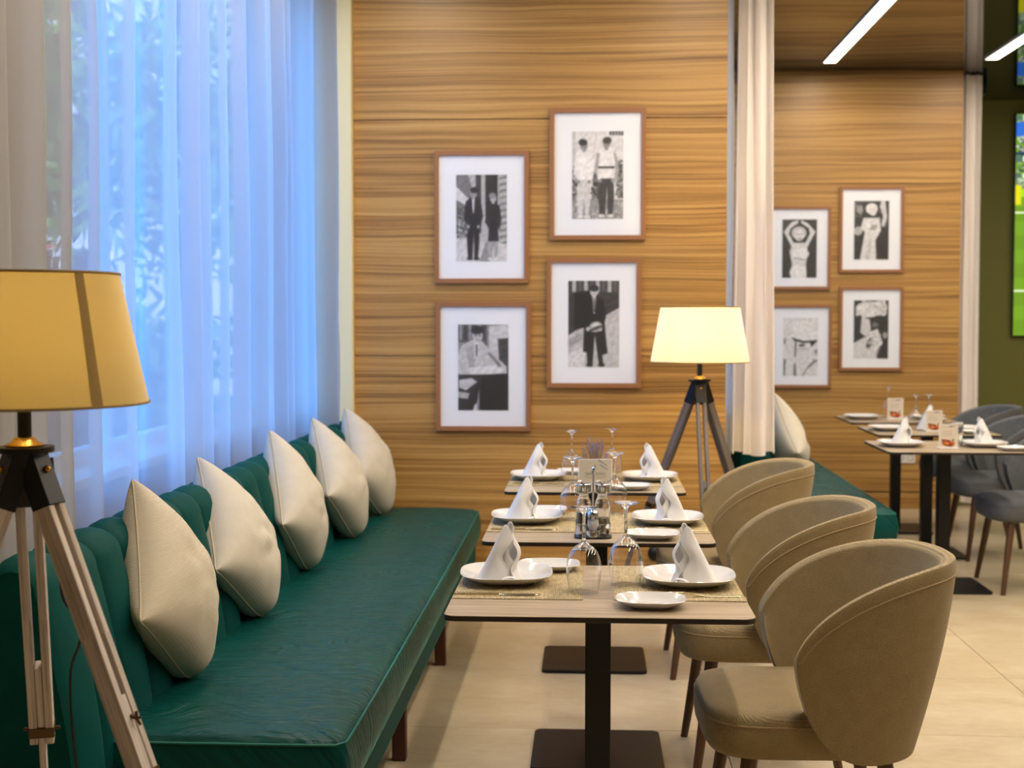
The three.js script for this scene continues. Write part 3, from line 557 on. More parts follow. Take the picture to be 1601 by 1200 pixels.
const photos = [
  (g) => { // man in a dark suit and woman in a dark dress on a street
    poly(g, 190, [[0, 0], [PW, 0], [PW, PH], [0, PH]]); poly(g, 120, [[0, 0], [60, 0], [110, 150], [0, 260]]); poly(g, 225, [[0, 60], [90, 150], [90, 180], [0, 130]]); poly(g, 60, [[100, 0], [128, 0], [128, 300], [100, 320]]); poly(g, 25, [[150, 0], [212, 0], [212, 220], [150, 230]]); poly(g, 170, [[212, 0], [PW, 0], [PW, PH], [230, PH]]);
    for (let i = 0; i < 26; i++) poly(g, i % 2 ? 110 : 200, [[222, i * 17], [PW, i * 17 - 10], [PW, i * 17 - 3], [222, i * 17 + 7]]);
    speck(g, 0, 160, 60, 330, 160, 40, 170, 7); poly(g, 215, [[0, 330], [PW, 360], [PW, PH], [0, PH]]); poly(g, 150, [[150, 350], [200, 350], [170, PH], [120, PH]]);
    person(g, 88, 62, 442, 92, { leg: 22, top: 26, arm: 30, shirt: 235, skin: 170, hair: 30, look: 5 }); person(g, 190, 92, 442, 78, { leg: 170, top: 34, arm: 30, skirt: 1, skin: 200, hair: 150, look: -4, shoe: 230 }); poly(g, 30, [[168, 240], [212, 240], [218, 345], [164, 345]]);
  },
  (g) => { // two men, one in white, in a garden
    poly(g, 226, [[0, 0], [PW, 0], [PW, PH], [0, PH]]); poly(g, 205, [[0, 0], [20, 0], [20, 300], [0, 320]]); speck(g, 0, 180, 40, 350, 120, 40, 150, 8); speck(g, 100, 210, 160, 350, 160, 30, 130, 9); speck(g, 225, 150, PW, 340, 120, 60, 160, 8); poly(g, 150, [[0, 350], [PW, 350], [PW, PH], [0, PH]]); speck(g, 0, 360, PW, PH, 160, 120, 220, 6);
    poly(g, 40, [[190, 0], [PW, 0], [PW, 20], [190, 18]]); for (let i = 0; i < 4; i++) soft(g, 203 + i * 15, 10, 5, 6, 200);
    person(g, 60, 36, 446, 100, { leg: 214, top: 244, arm: 238, skin: 150, hair: 40, look: -5, shoe: 235 }); person(g, 175, 26, 442, 116, { leg: 62, top: 240, arm: 170, skin: 150, hair: 60, look: 3, shoe: 225 }); poly(g, 235, [[128, 200], [150, 190], [156, 240], [130, 250]]); poly(g, 40, [[134, 180], [216, 180], [216, 190], [134, 190]]);
  },
  (g) => { // man in a long dark coat holding a hat
    poly(g, 60, [[0, 0], [PW, 0], [PW, 160], [0, 270]]); for (let i = 0; i < 9; i++) poly(g, i % 2 ? 90 : 190, [[20 + i * 30, 0], [40 + i * 30, 0], [40 + i * 30, 60], [20 + i * 30, 60]]); poly(g, 25, [[30, 60], [110, 50], [100, 240], [30, 250]]); poly(g, 200, [[0, 290], [PW, 140], [PW, PH], [0, PH]]); poly(g, 165, [[0, 310], [60, 270], [80, 300], [0, 350]]); poly(g, 225, [[0, 380], [100, 340], [80, PH], [0, PH]]);
    person(g, 132, 18, 446, 112, { leg: 34, top: 28, arm: 24, coat: 1, shirt: 225, tie: 60, skin: 215, hair: 35, lean: 0.16 }); soft(g, 140, 240, 34, 27, 190, -0.3); soft(g, 140, 238, 20, 17, 225, -0.3); soft(g, 142, 246, 34, 9, 80, -0.35);
  },
  (g) => { // seated man in a pale suit leaning on a dark table
    poly(g, 150, [[0, 0], [PW, 0], [PW, PH], [0, PH]]); poly(g, 95, [[0, 0], [150, 0], [150, 110], [0, 90]]); for (let i = 0; i < 6; i++) poly(g, i % 2 ? 60 : 160, [[8 + i * 24, 0], [20 + i * 24, 0], [20 + i * 24, 80], [8 + i * 24, 80]]); poly(g, 215, [[160, 10], [PW, 0], [PW, 180], [160, 200]]); poly(g, 70, [[205, 75], [PW, 70], [PW, 250], [215, 250]]);
    poly(g, 205, [[20, 110], [70, 80], [120, 84], [170, 140], [250, 220], [250, 256], [180, 262], [0, 262], [0, 150]]); poly(g, 175, [[40, 130], [60, 240], [90, 240], [76, 110]]); poly(g, 235, [[84, 96], [108, 96], [100, 170], [92, 170]]); poly(g, 70, [[92, 104], [101, 104], [99, 168], [93, 168]]); poly(g, 230, [[60, 225], [190, 215], [240, 240], [180, 262], [60, 260]]); poly(g, 130, [[150, 150], [165, 145], [225, 215], [210, 222]]);
    soft(g, 100, 58, 27, 36, 200); soft(g, 98, 30, 32, 22, 45); poly(g, 60, [[84, 55], [96, 55], [96, 60], [84, 60]]); poly(g, 60, [[106, 55], [118, 55], [118, 60], [106, 60]]); poly(g, 90, [[92, 80], [110, 80], [110, 83], [92, 83]]);
    poly(g, 26, [[110, 262], [PW, 256], [PW, PH], [110, PH]]); poly(g, 40, [[0, 262], [120, 262], [90, PH], [0, PH]]); poly(g, 205, [[4, 290], [70, 280], [100, 300], [40, 345], [4, 330]]); poly(g, 190, [[0, 350], [60, 360], [50, 390], [0, 384]]); poly(g, 225, [[84, 420], [96, 410], [100, PH], [76, PH]]);
  },
  (g) => { // fair-haired woman with raised arms
    poly(g, 38, [[0, 0], [PW, 0], [PW, PH], [0, PH]]); const L = 224;
    poly(g, L, [[30, 130], [10, 95], [70, 20], [120, 6], [120, 26], [62, 70], [50, 110], [90, 190], [70, 210]]); poly(g, L, [[230, 130], [250, 95], [190, 30], [140, 6], [140, 26], [200, 70], [208, 110], [170, 190], [190, 215]]);
    soft(g, 125, 105, 56, 50, 205); soft(g, 128, 122, 34, 44, 232); poly(g, 80, [[106, 110], [122, 110], [122, 116], [106, 116]]); poly(g, 80, [[136, 110], [152, 110], [152, 116], [136, 116]]); soft(g, 130, 148, 12, 5, 60);
    poly(g, L, [[80, 180], [180, 180], [196, 260], [180, 340], [186, PH], [66, PH], [74, 340], [56, 250]]); soft(g, 140, 265, 62, 42, 240); poly(g, 150, [[90, 290], [190, 310], [180, 316], [96, 300]]); soft(g, 120, 410, 62, 60, 240);
  },
  (g) => { // woman in a pale dress with one hand raised
    poly(g, 36, [[0, 0], [PW, 0], [PW, PH], [0, PH]]); speck(g, 0, 0, 70, 120, 40, 50, 150, 9); speck(g, 180, 40, PW, 200, 60, 30, 120, 8); poly(g, 160, [[20, 40], [60, 40], [60, 90], [20, 90]]); soft(g, 30, 230, 32, 34, 190);
    soft(g, 130, 60, 44, 42, 240); soft(g, 140, 80, 28, 34, 225); poly(g, 215, [[190, 40], [200, 0], [230, 0], [246, 130], [226, 200], [200, 190], [216, 120]]); poly(g, 228, [[70, 130], [190, 130], [200, 230], [160, 300], [168, PH], [46, PH], [70, 300], [80, 240], [48, 210]]); poly(g, 170, [[92, 190], [176, 180], [160, 226], [110, 220]]); poly(g, 245, [[90, 160], [130, 190], [100, 220]]); poly(g, 200, [[110, 300], [130, 290], [120, PH], [90, PH]]);
  },
  (g) => { // pale picture: a wide hat over a shaded eye
    poly(g, 228, [[0, 0], [PW, 0], [PW, PH], [0, PH]]); poly(g, 238, [[70, 30], [230, 20], [250, 180], [60, 170]]); poly(g, 60, [[60, 150], [150, 178], [260, 172], [250, 186], [150, 196], [80, 176]]); poly(g, 40, [[200, 190], [256, 176], [214, 226]]); poly(g, 90, [[88, 180], [100, 182], [96, 300], [84, 300]]); soft(g, 140, 212, 26, 10, 70); soft(g, 150, 240, 40, 12, 200);
    poly(g, 120, [[4, 160], [20, 160], [16, 200], [4, 200]]); poly(g, 100, [[4, 320], [18, 320], [14, PH], [4, PH]]); poly(g, 120, [[80, 360], [96, 350], [100, PH], [80, PH]]); poly(g, 130, [[240, 320], [262, 330], [180, 400], [150, PH], [140, PH], [190, 370]]); poly(g, 150, [[230, 250], [258, 240], [262, 270], [244, 290]]);
  },
  (g) => { // woman in a flowered hat with a hand at her face
    poly(g, 46, [[0, 0], [PW, 0], [PW, PH], [0, PH]]); soft(g, 110, 70, 95, 62, 235); soft(g, 190, 60, 60, 50, 215); speck(g, 20, 10, 240, 110, 90, 190, 250, 16); poly(g, 215, [[60, 120], [120, 150], [130, 230], [90, 280], [50, 250]]); soft(g, 160, 190, 24, 20, 120); poly(g, 232, [[100, 250], [180, 220], [220, 330], [150, 420], [90, 400]]); poly(g, 220, [[0, 330], [90, 280], [150, 330], [180, PH], [0, PH]]); soft(g, 120, 330, 20, 44, 70, 0.4); speck(g, 100, 240, 210, 420, 50, 170, 240, 9); soft(g, 235, 270, 18, 26, 170);
  },
];
const photoTex = photos.map((f) => canvasTex(PW, PH, (g, W, H) => { f(g); speck(g, 0, 0, PW, PH, 260, 60, 200, 0.9); const c = document.createElement('canvas'); c.width = W; c.height = H; const k = c.getContext('2d'); k.filter = 'blur(2px)'; k.drawImage(g.canvas, 0, 0); const im = k.getImageData(0, 0, W, H); for (let y = 0; y < H; y++) for (let x = 0; x < W; x++) { const j = (y * W + x) * 4, m = -8 + 16 * n2(x / 34 + y / 120, y / 44) + 9 * n2(x / 13 + 50, y / 17) + 14 * (rnd() - 0.5); for (let q = 0; q < 3; q++) im.data[j + q] = clamp(im.data[j + q] + m * (0.4 + 0.6 * im.data[j] / 255), 0, 255); } k.putImageData(im, 0, 0); g.drawImage(c, 0, 0); }));
function picture(label, i, x0, x1, y0, y1, d) {
  const w = x1 - x0, h = y1 - y0, t = thing('picture_frame', label, 'framed picture', [(x0 + x1) / 2, (y0 + y1) / 2, d]), b = 0.021;
  const rail = (L, deg) => { const s = new THREE.Shape(); s.moveTo(-L / 2, 0); s.lineTo(L / 2, 0); s.lineTo(L / 2 - b, -b); s.lineTo(-L / 2 + b, -b); s.closePath(); return new THREE.ExtrudeGeometry(s, { depth: 0.022, bevelEnabled: true, bevelSize: 0.0015, bevelThickness: 0.0015, bevelSegments: 2 }); };
  const hr = boxUV(rail(w - 0.003)), vr = boxUV(rail(h - 0.003));
  mesh('frame_rail', hr.clone().translate(0, h / 2, 0), M.frame, t); mesh('frame_rail', hr.clone().rotateZ(Math.PI).translate(0, -h / 2, 0), M.frame, t);
  mesh('frame_rail', vr.clone().rotateZ(Math.PI / 2).translate(-w / 2, 0, 0), M.frame, t); mesh('frame_rail', vr.clone().rotateZ(-Math.PI / 2).translate(w / 2, 0, 0), M.frame, t);
  mesh('mat_board', box(w - 2 * b + 0.004, h - 2 * b + 0.004, 0.004, 0, 0, 0.006), M.paper, t);
  const pw = 0.256, ph = 0.435;
  mesh('photo_print', box(pw, ph, 0.001, 0.0, -0.005, 0.0088), std({ map: photoTex[i], roughness: 0.5 }), t);
  mesh('glazing', box(w - 2 * b + 0.002, h - 2 * b + 0.002, 0.0015, 0, 0, 0.0165), M.glazing, t);
  return t;
}
const WD = D1 - 0.001, FD = D2 - 0.001;
picture('framed photo of a dark-suited man and a woman on a street', 0, -0.783, -0.308, 1.607, 2.268, WD);
picture('framed photo of two men standing in light clothes', 1, -0.202, 0.277, 1.822, 2.476, WD);
picture('framed photo of a man in a long dark coat holding a hat', 2, -0.216, 0.256, 1.080, 1.730, WD);
picture('framed photo of a seated man in a pale suit', 3, -0.777, -0.298, 0.860, 1.510, WD);
picture('framed photo of a woman with both arms raised', 4, 1.332, 1.793, 1.643, 2.262, FD);
picture('framed photo of a woman in a pale dress, one hand up', 5, 1.855, 2.328, 1.768, 2.406, FD);
picture('framed pale picture of a wide hat over one eye', 6, 1.348, 1.806, 0.908, 1.530, FD);
picture('framed photo of a woman in a flowered hat', 7, 1.862, 2.332, 1.038, 1.662, FD);

// ---------------------------------------------------------------- table settings
const MAT = boxUV(box(0.318, 0.0022, 0.45, 0, 0.0011, 0, 0.0009));
const plateProfile = (r, h) => [[0, 0.002], [0.5, 0.002], [0.53, 0.0], [0.58, 0.0], [0.6, 0.004], [0.8, 0.4 * h], [0.94, 0.8 * h], [0.995, 0.97 * h], [1.0, h], [0.992, h + 0.001], [0.965, h - 0.001], [0.86, 0.7 * h], [0.72, 0.4 * h], [0.6, 0.3 * h], [0.3, 0.27 * h], [0, 0.26 * h]];
const DINNER = squircle(plateProfile(1, 0.026), 0.119, 0.127, 3.0), SIDE = squircle(plateProfile(1, 0.02), 0.083, 0.07, 3.0);
function goblet() {
  const o = [[0.0, 0.2115], [0.012, 0.2115], [0.032, 0.2125], [0.0345, 0.2118], [0.0345, 0.2108], [0.02, 0.2075], [0.008, 0.202], [0.0045, 0.192], [0.0038, 0.165], [0.0042, 0.135], [0.0065, 0.1265], [0.014, 0.1195], [0.026, 0.1105], [0.0365, 0.095], [0.0425, 0.076], [0.0440, 0.06], [0.0425, 0.04], [0.0390, 0.018], [0.0368, 0.0005]];
  const c = new THREE.SplineCurve(o.slice(10).map(([x, y]) => new THREE.Vector2(x, y))), outer = c.getPoints(30), inner = [];
  for (let i = outer.length - 1; i >= 0; i--) {
    const a = outer[Math.max(0, i - 1)], b = outer[Math.min(outer.length - 1, i + 1)], l = a.distanceTo(b), w = lerp(0.0022, 0.0005, smooth(0, 9, i));
    inner.push(new THREE.Vector2(Math.max(0, outer[i].x - (a.y - b.y) / l * w), outer[i].y - (b.x - a.x) / l * w));
  }
  while (inner.length && inner[inner.length - 1].x < 0.005) inner.pop();
  inner.push(new THREE.Vector2(0, inner[inner.length - 1].y + 0.0003));
  return new THREE.LatheGeometry([...o.slice(0, 10).map(([x, y]) => new THREE.Vector2(x, y)), ...outer, ...inner].reverse(), 64);
}
const GOBLET = goblet();
// folded napkin: three wings of cloth that meet at the top; the open edges in front are hemmed and wave from foot to tip
function napkinGeo(m) {
  const cat = (pts) => { const c = new THREE.CatmullRomCurve3(pts.map(([x, z]) => new THREE.Vector3(x * m, 0, z))); return (u) => c.getPoint(u); };
  const wing = (base, apex, h, top, wave, ph, turns, belly) => {
    const b = cat(base);
    const f = (u, v, q) => {
      const p = b(u), ax = (apex[0] + (u - 0.5) * top[0]) * m, az = apex[1] + (u - 0.5) * top[1], k = Math.pow(v, 0.96), e = smooth(0.3, 1, u) * Math.pow(Math.sin(Math.min(1, v * 1.02) * Math.PI), 0.6);
      const hh = h - 0.012 * Math.pow(Math.abs(u - 0.5) * 2, 2), w = Math.sin(v * Math.PI * 2 * turns + ph), o = belly * Math.sin(v * Math.PI) * Math.sin(u * Math.PI);
      q.set(lerp(p.x, ax, k) + m * (wave * e * w + Math.sign(p.x * m) * o * 0.6), v * hh, lerp(p.z, az, k) + 0.35 * wave * e * Math.cos(v * 9 + ph) + Math.sign(p.z) * o);
      return q;
    };
    const edge = []; for (let i = 0; i <= 24; i++) edge.push(f(1, i / 24, new THREE.Vector3()).clone());
    return join(cloth(f, 40, 36, 0.0026), tube(edge, 0.0021, 60, 7));
  };
  const lip = cloth((u, v, q) => { const a = u * Math.PI * 1.8, r = 0.008; q.set(m * (0.0 + 0.034 * (1 - Math.cos(a)) * 0.5 + v * 0.002), 0.009 + r * Math.sin(a) * (0.6 + 0.4 * Math.sin(a * 0.5)), 0.05 + v * 0.016 - 0.012 * u); }, 28, 4, 0.0026);
  return join(
    wing([[-0.068, -0.014], [-0.056, 0.024], [-0.026, 0.046], [0.002, 0.05]], [0.008, 0.004], 0.142, [0.020, 0.004], 0.012, 0.5, 1.35, 0.008),
    wing([[-0.068, -0.014], [-0.05, -0.044], [-0.005, -0.052], [0.036, -0.034], [0.047, 0.006], [0.030, 0.042]], [0.018, -0.004], 0.149, [0.018, 0.006], 0.010, 2.6, 1.6, 0.006),
    wing([[-0.024, 0.018], [-0.006, 0.031], [0.012, 0.036], [0.026, 0.030]], [0.014, 0.002], 0.134, [0.012, 0.003], 0.008, 4.2, 1.9, 0.0), lip);
}
const NAPL = napkinGeo(1), NAPR = napkinGeo(-1);
function knifeThing(label, x, d, y, turn) {
  const t = thing('knife', label, 'knife', [x, y, d], turn, 'table knives');
  const hs = new THREE.Shape(); hs.moveTo(-0.105, -0.006); hs.quadraticCurveTo(-0.11, 0, -0.105, 0.006); hs.lineTo(-0.02, 0.0048); hs.lineTo(0.0, 0.004); hs.lineTo(0, -0.004); hs.lineTo(-0.02, -0.0048); hs.closePath();
  mesh('handle', new THREE.ExtrudeGeometry(hs, { depth: 0.002, bevelEnabled: true, bevelSize: 0.0015, bevelThickness: 0.0018, bevelSegments: 3 }).rotateX(-Math.PI / 2).translate(0, 0.0018, 0), M.goldSteel, t);
  const bs = new THREE.Shape(); bs.moveTo(0, -0.004); bs.quadraticCurveTo(0.03, -0.011, 0.07, -0.010); bs.quadraticCurveTo(0.1, -0.006, 0.105, 0.005); bs.lineTo(0.0, 0.004); bs.closePath();
  mesh('blade', new THREE.ExtrudeGeometry(bs, { depth: 0.0008, bevelEnabled: true, bevelSize: 0.0006, bevelThickness: 0.0004, bevelSegments: 1 }).rotateX(-Math.PI / 2).translate(0, 0.0022, 0), M.steel, t);
  return t;
}
const knife0 = knifeThing('table knife on the left placemat of the nearest table', -0.222, T[0] + 0.232, 0.7522, -0.02);
function forkThing(label, x, d, y, turn) {
  const t = thing('fork', label, 'fork', [x, y, d], turn, 'table forks');
  const bend = (g) => { const p = g.attributes.position; for (let i = 0; i < p.count; i++) { const X = p.getX(i); p.setY(i, p.getY(i) + 0.010 * Math.exp(-(((X + 0.045) / 0.035) ** 2)) + 0.006 * smooth(-0.07, -0.1, X)); } g.computeVertexNormals(); return g; };
  const hs = new THREE.Shape(); hs.moveTo(-0.04, -0.003); for (let i = 0; i <= 10; i++) hs.lineTo(-0.04 + 0.14 * i / 10, -lerp(0.003, 0.0065, i / 10)); for (let i = 10; i >= 0; i--) hs.lineTo(-0.04 + 0.14 * i / 10, lerp(0.003, 0.0065, i / 10)); hs.closePath();
  const ex = { depth: 0.0016, bevelEnabled: true, bevelSize: 0.0006, bevelThickness: 0.0005, bevelSegments: 1 };
  mesh('handle', bend(new THREE.ExtrudeGeometry(hs, ex).rotateX(-Math.PI / 2).translate(0, 0.0006, 0)), M.goldSteel, t);
  const fs = new THREE.Shape(); fs.moveTo(-0.04, 0.003); fs.lineTo(-0.052, 0.0105); for (let k = 0; k < 4; k++) { const y1 = 0.0105 - k * 0.0056; fs.lineTo(-0.062, y1); fs.lineTo(-0.1, y1 - 0.0008); fs.lineTo(-0.1, y1 - 0.003); fs.lineTo(-0.066, y1 - 0.0036); } fs.lineTo(-0.052, -0.0105); fs.lineTo(-0.04, -0.003); fs.closePath();
  mesh('tines', bend(new THREE.ExtrudeGeometry(fs, ex).rotateX(-Math.PI / 2).translate(0, 0.0006, 0)), M.goldSteel, t);
  return t;
}
const fork0 = forkThing('table fork on the right placemat of the nearest table', 0.268, T[0] + 0.235, 0.7525, 0.06);
const one = (name, geo, mat, label, cat, group, x, y, d, turn = 0) => { const m = mesh(name, geo, mat, scene); m.position.copy(P(x, y, d)); m.rotation.y = turn; return tag(m, label, cat, group); };
const NAMES = ['nearest table', 'middle table', 'table nearest the wood wall'];
const where = [[[-0.013, 3.395], [0.093, 3.49]], [[-0.056, 4.61], [0.088, 4.77]], [[-0.074, 5.72], [0.096, 5.86]]];
for (let k = 0; k < 3; k++) {
  const x = TX[k], d = T[k], n = NAMES[k], y = 0.7502;
  one('placemat', MAT, M.plate, 'woven straw placemat on the bench side of the ' + n, 'placemat', 'woven placemats', x - 0.196, y, d + 0.415);
  one('placemat', MAT, M.plate, 'woven straw placemat on the chair side of the ' + n, 'placemat', 'woven placemats', x + 0.196, y, d + 0.415);
  one('dinner_plate', DINNER, M.china, 'white square dinner plate on the bench side of the ' + n, 'plate', 'white dinner plates', x - 0.236, y + 0.0025, d + 0.415, 0.06);
  one('dinner_plate', DINNER, M.china, 'white square dinner plate on the chair side of the ' + n, 'plate', 'white dinner plates', x + 0.231, y + 0.0025, d + 0.405, -0.05);
  const px = y + 0.0098;
  one('napkin', NAPL, M.napkin, 'white folded napkin standing on the bench side plate of the ' + n, 'napkin', 'standing folded napkins', x - 0.243, px, d + 0.39, [0.0, 0.25, 0.1][k]);
  one('napkin', NAPR, M.napkin, 'white folded napkin standing on the chair side plate of the ' + n, 'napkin', 'standing folded napkins', x + 0.235, px, d + 0.385, [-0.2, 0.15, -0.1][k]);
  const sl = [[-0.107, 3.69], [-0.16, 4.76], [-0.06, 5.98]][k], sr = [[0.146, 3.235], [0.196, 4.24], [0.165, 5.46]][k];
  one('side_plate', SIDE, M.china, 'small white side plate at the far edge of the ' + n, 'plate', 'white side plates', sl[0], y, sl[1], 0.05);
  one('side_plate', SIDE, M.china, 'small white side plate at the front edge of the ' + n, 'plate', 'white side plates', sr[0], y, sr[1], -0.03);
  where[k].forEach(([gx, gd], i) => one('wine_glass', GOBLET, M.glass, (i ? 'upturned wine glass on the chair side of the ' : 'upturned wine glass on the bench side of the ') + n, 'wine glass', 'upturned wine glasses', gx, y, gd));
}
copy(knife0, 'table knife on the left placemat of the middle table', [-0.205, 0.7522, T[1] + 0.225], 0.0);
copy(fork0, 'table fork on the right placemat of the middle table', [0.275, 0.7525, T[1] + 0.23], 0.05);
copy(knife0, 'table knife on the left placemat of the table nearest the wood wall', [-0.205, 0.7522, T[2] + 0.235], 0.0);

// cruet set on the middle table
{
  const d = T[1] + 0.11, x = 0.012, y = 0.75;
  const t = thing('cruet_stand', 'chrome cruet stand with upright handle on the middle table', 'cruet stand', [x, y, d]);
  const ringAt = (X, Z, r, h0, h1) => lathe([[r, h0], [r, h1], [r - 0.0015, h1], [r - 0.0015, h0], [r, h0]], 32).translate(X, 0, Z);
  mesh('tray', join(slab(0.116, 0.1, 0.03, 0, 0.006, 0.001)), M.blackMetal, t);
  mesh('cup', ringAt(-0.029, -0.02, 0.026, 0.006, 0.042), M.chrome, t); mesh('cup', ringAt(0.029, -0.02, 0.026, 0.006, 0.042), M.chrome, t); mesh('cup', ringAt(0.0, 0.028, 0.021, 0.006, 0.026), M.chrome, t);
  mesh('handle', join(cyl(0.003, 0.004, 0.2, 0, 0.105, -0.0), new THREE.SphereGeometry(0.0055, 16, 12).scale(1, 2.2, 1).translate(0, 0.208, 0)), M.chrome, t);
  const bottle = (label, bx, liquid, lev) => {
    const b = thing('oil_bottle', label, 'bottle', [bx, y + 0.0065, d + 0.02], 0, 'condiment bottles');
    mesh('bottle_glass', lathe([[0, 0], [0.022, 0], [0.0235, 0.002], [0.0235, 0.09], [0.0225, 0.102], [0.017, 0.115], [0.0155, 0.12], [0.0155, 0.135], [0.0142, 0.135], [0.0142, 0.119], [0.021, 0.1], [0.022, 0.09], [0.022, 0.003], [0, 0.003]], 40), M.glass, b);
    mesh('liquid', lathe([[0, 0.0034], [0.0214, 0.0034], [0.0214, lev], [0, lev]], 40), liquid, b);
    mesh('pourer', join(lathe([[0, 0.129], [0.021, 0.129], [0.0235, 0.132], [0.0235, 0.155], [0.022, 0.158], [0.012, 0.159], [0, 0.159]], 40), tube([new THREE.Vector3(-0.004, 0.157, 0.006), new THREE.Vector3(-0.011, 0.166, 0.01), new THREE.Vector3(-0.019, 0.163, 0.012)], 0.0032, 14, 8)), M.chrome, b);
  };
  bottle('glass bottle of dark vinegar with chrome pourer in the cruet stand', x - 0.029, M.oil, 0.066);
  bottle('glass bottle of pale oil with chrome pourer in the cruet stand', x + 0.029, phys({ color: 0x6e6550, roughness: 0.05 }), 0.05);
  const s = thing('salt_shaker', 'small glass salt shaker with chrome cap before the bottles', 'salt shaker', [x, y + 0.0065, d - 0.028]);
  mesh('shaker_glass', lathe([[0, 0], [0.017, 0], [0.0185, 0.002], [0.0185, 0.05], [0.0165, 0.062], [0.0155, 0.062], [0.0168, 0.05], [0.0168, 0.006], [0, 0.006]], 36), M.glass, s);
  mesh('salt', lathe([[0, 0.0065], [0.009, 0.0065], [0.0162, 0.03], [0.0162, 0.049], [0, 0.049]], 32), M.salt, s);
  mesh('cap', lathe([[0, 0.084], [0.008, 0.083], [0.0145, 0.078], [0.0175, 0.07], [0.0178, 0.0605], [0.0168, 0.0605]], 36), M.chrome, s);
}
// menu cards
const snackTex = canvasTex(520, 470, (g) => {
  g.fillStyle = '#c4b99f'; g.fillRect(0, 0, 520, 470); g.fillStyle = '#4e483c'; g.textAlign = 'center'; g.font = '70px sans-serif'; g.fillText('SNACKING', 258, 262); g.fillRect(60, 288, 380, 4); g.fillRect(110, 304, 290, 3);
  g.font = 'bold 50px serif'; g.fillText('&', 255, 130); g.fillRect(205, 146, 100, 3);
  g.save(); g.translate(395, 80); g.rotate(0.6); g.fillStyle = '#8d8880'; g.fillRect(-95, -20, 150, 17); g.beginPath(); g.ellipse(-85, -12, 34, 15, 0, 0, 7); g.fill(); g.fillRect(-60, 30, 170, 14); g.fillStyle = '#a09a90'; g.fillRect(-40, 44, 110, 10); g.restore();
  g.fillStyle = '#7a6a58'; g.beginPath(); g.moveTo(350, 440); g.lineTo(410, 360); g.lineTo(468, 440); g.fill();
});
const foodTex = canvasTex(260, 360, (g) => {
  g.fillStyle = '#d4c8b4'; g.fillRect(0, 0, 260, 360); g.fillStyle = '#a89e90'; g.fillRect(40, 40, 120, 6); for (let i = 0; i < 4; i++) g.fillRect(30, 100 + i * 22, 150, 5); g.fillStyle = '#8a8078'; g.fillRect(150, 20, 70, 16); g.fillRect(120, 36, 60, 8);
  for (const [x, y, rx, ry, c] of [[120, 300, 90, 36, '#7a3b1d'], [80, 262, 44, 36, '#a44a20'], [130, 270, 40, 34, '#5a2414'], [180, 286, 46, 34, '#c0602c'], [108, 286, 30, 22, '#d88848'], [160, 306, 30, 18, '#8c2f1a'], [60, 290, 26, 24, '#b85a2c'], [44, 240, 14, 18, '#3c2a1c'], [200, 236, 18, 16, '#6a7a50']]) { g.fillStyle = c; g.beginPath(); g.ellipse(x, y, rx, ry, 0.2, 0, 7); g.fill(); }
});
function card(label, x, d, w, h, tex, turn, lean = 0.08) {
  const t = thing('menu_card', label, 'menu card', [x, 0.7505, d], turn);
  mesh('holder', join(box(w + 0.006, h, 0.004, 0, h / 2, -0.003, 0.001), box(w + 0.006, 0.006, 0.06, 0, 0.003, -0.02, 0.001)), M.white, t);
  mesh('print', box(w, h - 0.004, 0.0008, 0, h / 2 + 0.001, -0.0004), std({ map: tex, roughness: 0.5 }), t);
  return t;
}
card('beige menu card reading SNACKING standing behind the cruet bottles', 0.024, T[2] + 0.11, 0.128, 0.118, snackTex, 0.05);
{ // dried lavender in a small pot
  const t = thing('dried_lavender', 'dried lavender sprigs in a small white pot behind the menu card', 'dried flowers', [0.02, 0.75, T[2] + 0.34]);
  mesh('pot', lathe([[0, 0], [0.026, 0], [0.032, 0.004], [0.036, 0.06], [0.037, 0.064], [0.034, 0.064], [0.03, 0.05], [0, 0.048]], 32), M.china, t);
  const st = [], hd = [];
  for (let i = 0; i < 46; i++) {
    const a = rr(0, 6.28), r = rr(0, 0.02), sp = rr(0.0, 0.042), h = rr(0.11, 0.185), b = new THREE.Vector3(Math.cos(a) * r, 0.045, Math.sin(a) * r), e = new THREE.Vector3(Math.cos(a) * (r + sp), h, Math.sin(a) * (r + sp));
    st.push(bar(b, e, 0.0014, 0.0014)); const dv = e.clone().sub(b).normalize();
    for (let k = 0; k < 5; k++) { const p = e.clone().addScaledVector(dv, -k * 0.007); hd.push(new THREE.IcosahedronGeometry(rr(0.0022, 0.0036), 0).scale(1, 1.5, 1).translate(p.x + rr(-1, 1) * 0.0015, p.y, p.z + rr(-1, 1) * 0.0015)); }
  }
  const s1 = mesh('stalks', join(...st), M.stalk, t), s2 = mesh('flower_heads', join(...hd), M.lavender, t); s1.userData.kind = s2.userData.kind = 'stuff';
}
